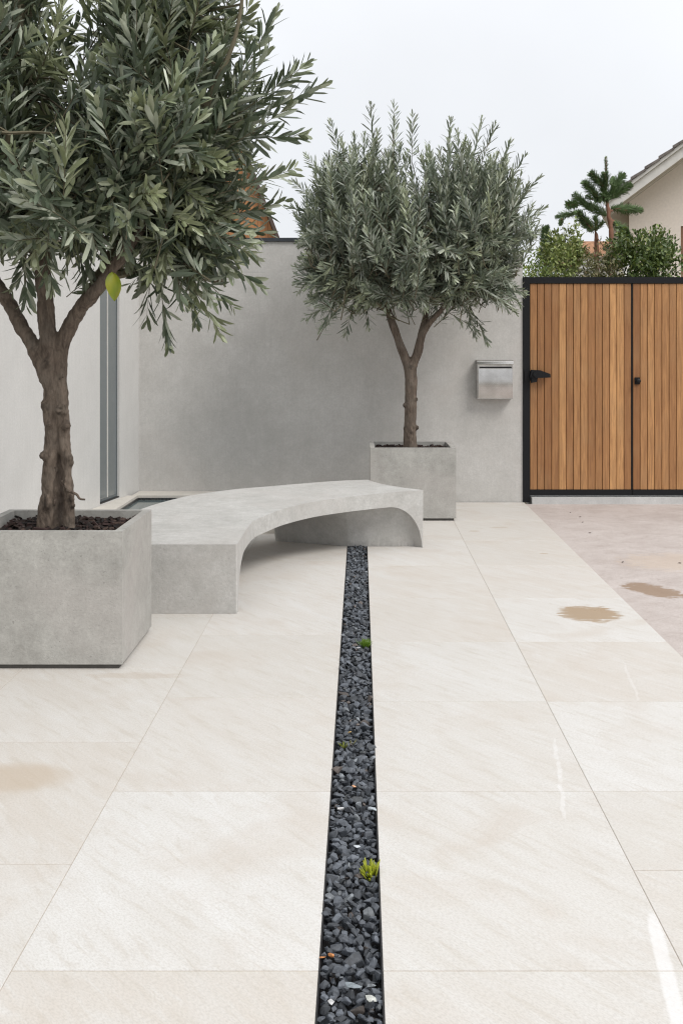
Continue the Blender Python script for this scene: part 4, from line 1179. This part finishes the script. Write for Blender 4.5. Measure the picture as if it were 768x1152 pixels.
# small upright conifer tip left of it
fo = Foliage(); o3 = np.array(((613-405)*14.6/FPX, 14.6, -.10)); ct = empty('conifer_tree', tuple(o3)); tag(ct, 'small slender conifer tip rising left of the big spiky conifer', 'tree')
ztop = H+(398-257)*14.6/FPX+.1
woody('trunk', [[(0, 0, -.05, .035), (0, 0, ztop*.6, .022), (0, 0, ztop, .005)]], [], M['redbark'], ct, .012, .003, 5)
for k in range(2600):
    u = r_.random()**.7; z = ztop*(.45+.55*u); ph = r_.uniform(0, 6.28); wr = (1-u)*.30+.03; wr *= .6+.4*abs(math.sin(u*22))
    q = r_.random()**.5*wr; d = np.array([math.cos(ph), math.sin(ph), .35+u])
    fo.leaf(np.array([math.cos(ph)*q, math.sin(ph)*q, z]), d, (0, 0, 1), .07, .012, np.array((.12,.18,.08))*r_.uniform(.6, 1.3))
fo.build('crown', M['needle'], M['redbark'], ct)

# cream house on the right
HD = 20.0; hs = HD/FPX
hx = lambda px: (px-405)*hs
hz = lambda py: H-(py-398)*hs
ho = empty('cream_house', (hx(707), HD, -.10)); tag(ho, 'cream stucco house with white eaves and grey tiled gable roof', 'house')
ho.rotation_euler = (0, 0, R(-15.5))
X0 = hx(707); slope = .73; ov = .35; ridge_dx = 4.6; W2 = 2*ridge_dx
zE = hz(227)+.10                                   # wall top at the near corner, local
bm = bmesh.new()
wx0, wx1, wz0, wz1 = hx(763)-X0, hx(763)-X0+1.0, hz(318)+.10, hz(256)+.10
prism(bm, [(0, 0), (wx0, 0), (wx0, zE+slope*wx0), (0, zE)], 0, 9)
prism(bm, [(wx0, 0), (wx1, 0), (wx1, wz0), (wx0, wz0)], 0, 9)
prism(bm, [(wx0, wz1), (wx1, wz1), (wx1, zE+slope*wx1), (wx0, zE+slope*wx0)], 0, 9)
prism(bm, [(wx1, 0), (W2, 0), (W2, zE), (ridge_dx, zE+slope*ridge_dx), (wx1, zE+slope*wx1)], 0, 9)
obj_bm('wall', bm, M['cream'], ho)
def rake(bm, side, off0, off1, xs0, y0, y1, ex=0.0):
    """slab parallel to the roof slope between heights off0..off1 above the wall line"""
    if side > 0: pts = [(-xs0, zE-slope*xs0+off0), (ridge_dx, zE+slope*ridge_dx+off0), (ridge_dx, zE+slope*ridge_dx+off1), (-xs0, zE-slope*xs0+off1)]
    else: pts = [(W2+xs0, zE-slope*xs0+off0), (W2+xs0, zE-slope*xs0+off1), (ridge_dx+.002, zE+slope*ridge_dx+off1), (ridge_dx+.002, zE+slope*ridge_dx+off0)]
    prism(bm, pts, y0, y1)
bm = bmesh.new(); rake(bm, 1, .004, .05, ov, -.62, 9.5); rake(bm, -1, .004, .05, ov, -.62, 9.5); obj_bm('soffit', bm, M['soffit'], ho)
bm = bmesh.new()
for s in (1, -1):
    rake(bm, s, -.03, .14, ov, -.66, -.622); rake(bm, s, .143, .21, ov+.03, -.72, -.623); rake(bm, s, .003, .06, ov-.05, -.14, -.004)
obj_bm('fascia', bm, M['white'], ho)
bm = bmesh.new(); box = bx(bm, -ov-.10, -ov-.002, -.66, 9.5, zE-slope*ov-.02, zE-slope*ov+.08); obj_bm('gutter', bm, M['white'], ho)
bm = bmesh.new()
nT = 22
for s in (1, -1):
    for k in range(nT):      # courses of tile, each lapping the next
        a0 = -ov-.05+(ridge_dx+ov+.05)*k/nT; a1 = -ov-.05+(ridge_dx+ov+.05)*(k+1.12)/nT; a1 = min(a1, ridge_dx)
        za, zb = zE+slope*a0+.225+.03, zE+slope*a1+.225
        pts = [(a0, za-.03), (a1, zb-.03), (a1, zb+.01), (a0, za+.022)]
        if s < 0: pts = [(W2-p[0]+.003, p[1]) for p in pts][::-1]
        prism(bm, pts, -.76, 9.6)
bmesh.ops.create_cone(bm, cap_ends=True, segments=10, radius1=.09, radius2=.09, depth=10.3, matrix=Matrix.Translation((ridge_dx, 4.4, zE+slope*ridge_dx+.26)) @ Matrix.Rotation(R(90), 4, 'X'))
obj_bm('roof', bm, M['rooftile'], ho)
bm = bmesh.new(); t_ = .06
bx(bm, wx0+.002, wx0+t_, .02, .10, wz0+.002, wz1-.002); bx(bm, wx1-t_, wx1-.002, .02, .10, wz0+.002, wz1-.002)
bx(bm, wx0+t_+.001, wx1-t_-.001, .02, .10, wz1-t_, wz1-.002); bx(bm, wx0+t_+.001, wx1-t_-.001, .02, .10, wz0+.002, wz0+t_)
wd = obj_bm('window', bm, simple('brown_window_frame', (.22,.12,.07), .5), ho)
bm = bmesh.new(); bx(bm, wx0+t_+.001, wx1-t_-.001, .05, .06, wz0+t_+.001, wz1-t_-.001); obj_bm('pane', bm, M['glass'], wd)
bm = bmesh.new(); bmesh.ops.create_cone(bm, cap_ends=True, segments=12, radius1=.04, radius2=.04, depth=zE-.5, matrix=Matrix.Translation((-.05, -.05, (zE-.5)/2)))
obj_bm('downpipe', bm, M['white'], ho, smooth=True)

# small house further off with a terracotta roof, between the trunks
d2 = 30.0; k2 = d2/FPX
x0, x1 = (664-405)*k2, (709-405)*k2; zr0, zr1 = H-(288-398)*k2, H-(262-398)*k2
fh = empty('tile_roofed_house', ((x0+x1)/2, d2, -.10)); tag(fh, 'distant white house with terracotta tile roof glimpsed between the conifer trunks', 'house')
hwid = (x1-x0)/2
bm = bmesh.new(); bx(bm, -hwid+.15, hwid-.15, .1, 5, 0, zr0+.10); obj_bm('wall', bm, M['white'], fh)
bm = bmesh.new()
for k in range(9):
    ya, yb = -.25+k*.30, -.25+(k+1.1)*.30; za = zr0+.1+(zr1-zr0)*k/9; zb = zr0+.1+(zr1-zr0)*(k+1)/9
    vs = [bm.verts.new(p) for p in ((-hwid, ya, za), (hwid, ya, za), (hwid, yb, zb), (-hwid, yb, zb), (-hwid, ya, za+.06), (hwid, ya, za+.06), (hwid, yb, zb+.02), (-hwid, yb, zb+.02))]
    for f in ((0,3,2,1),(4,5,6,7),(0,1,5,4),(1,2,6,5),(2,3,7,6),(3,0,4,7)): bm.faces.new([vs[i] for i in f])
bx(bm, -hwid, hwid, 2.5, 5.2, zr0+.10, zr1+.10)
obj_bm('roof', bm, M['terracotta'], fh)

# timber gable behind the garden wall
d3 = 16.0; k3 = d3/FPX
gx_ = lambda px: (px-405)*k3
gz_ = lambda py: H-(py-398)*k3
ag = empty('timber_house', (gx_(255), d3, -.10)); tag(ag, 'steep orange timber gable rising behind the garden wall beside the nearer tree', 'house')
ag.rotation_euler = (0, 0, R(7)); ax_ = gx_(255); xr = gx_(313)-ax_; slp = 2.62; zb3 = gz_(266)+.10
apz = zb3+slp*(xr+.0)
hb_ = apz/slp
bm = bmesh.new(); prism(bm, [(-hb_+.05, 0), (hb_-.05, 0), (0, apz-.12)], 0, 6); obj_bm('wall', bm, M['timber'], ag)
bm = bmesh.new()
for s in (1, -1):
    n_ = Vector((slp, 1)).normalized()
    pts = [(s*(hb_-.045), .0), (0 if s > 0 else -.003, apz-.11), (0 if s > 0 else -.003, apz+.02), (s*(hb_+.008), .0)]
    if s < 0: pts = pts[::-1]
    prism(bm, pts, -.10, 6.1)
obj_bm('roof', bm, simple('dark_brown_bargeboard', (.075,.05,.04), .7), ag)

print('objects', len(bpy.data.objects), 'polys', sum(len(o.data.polygons) for o in bpy.data.objects if o.type == 'MESH'))
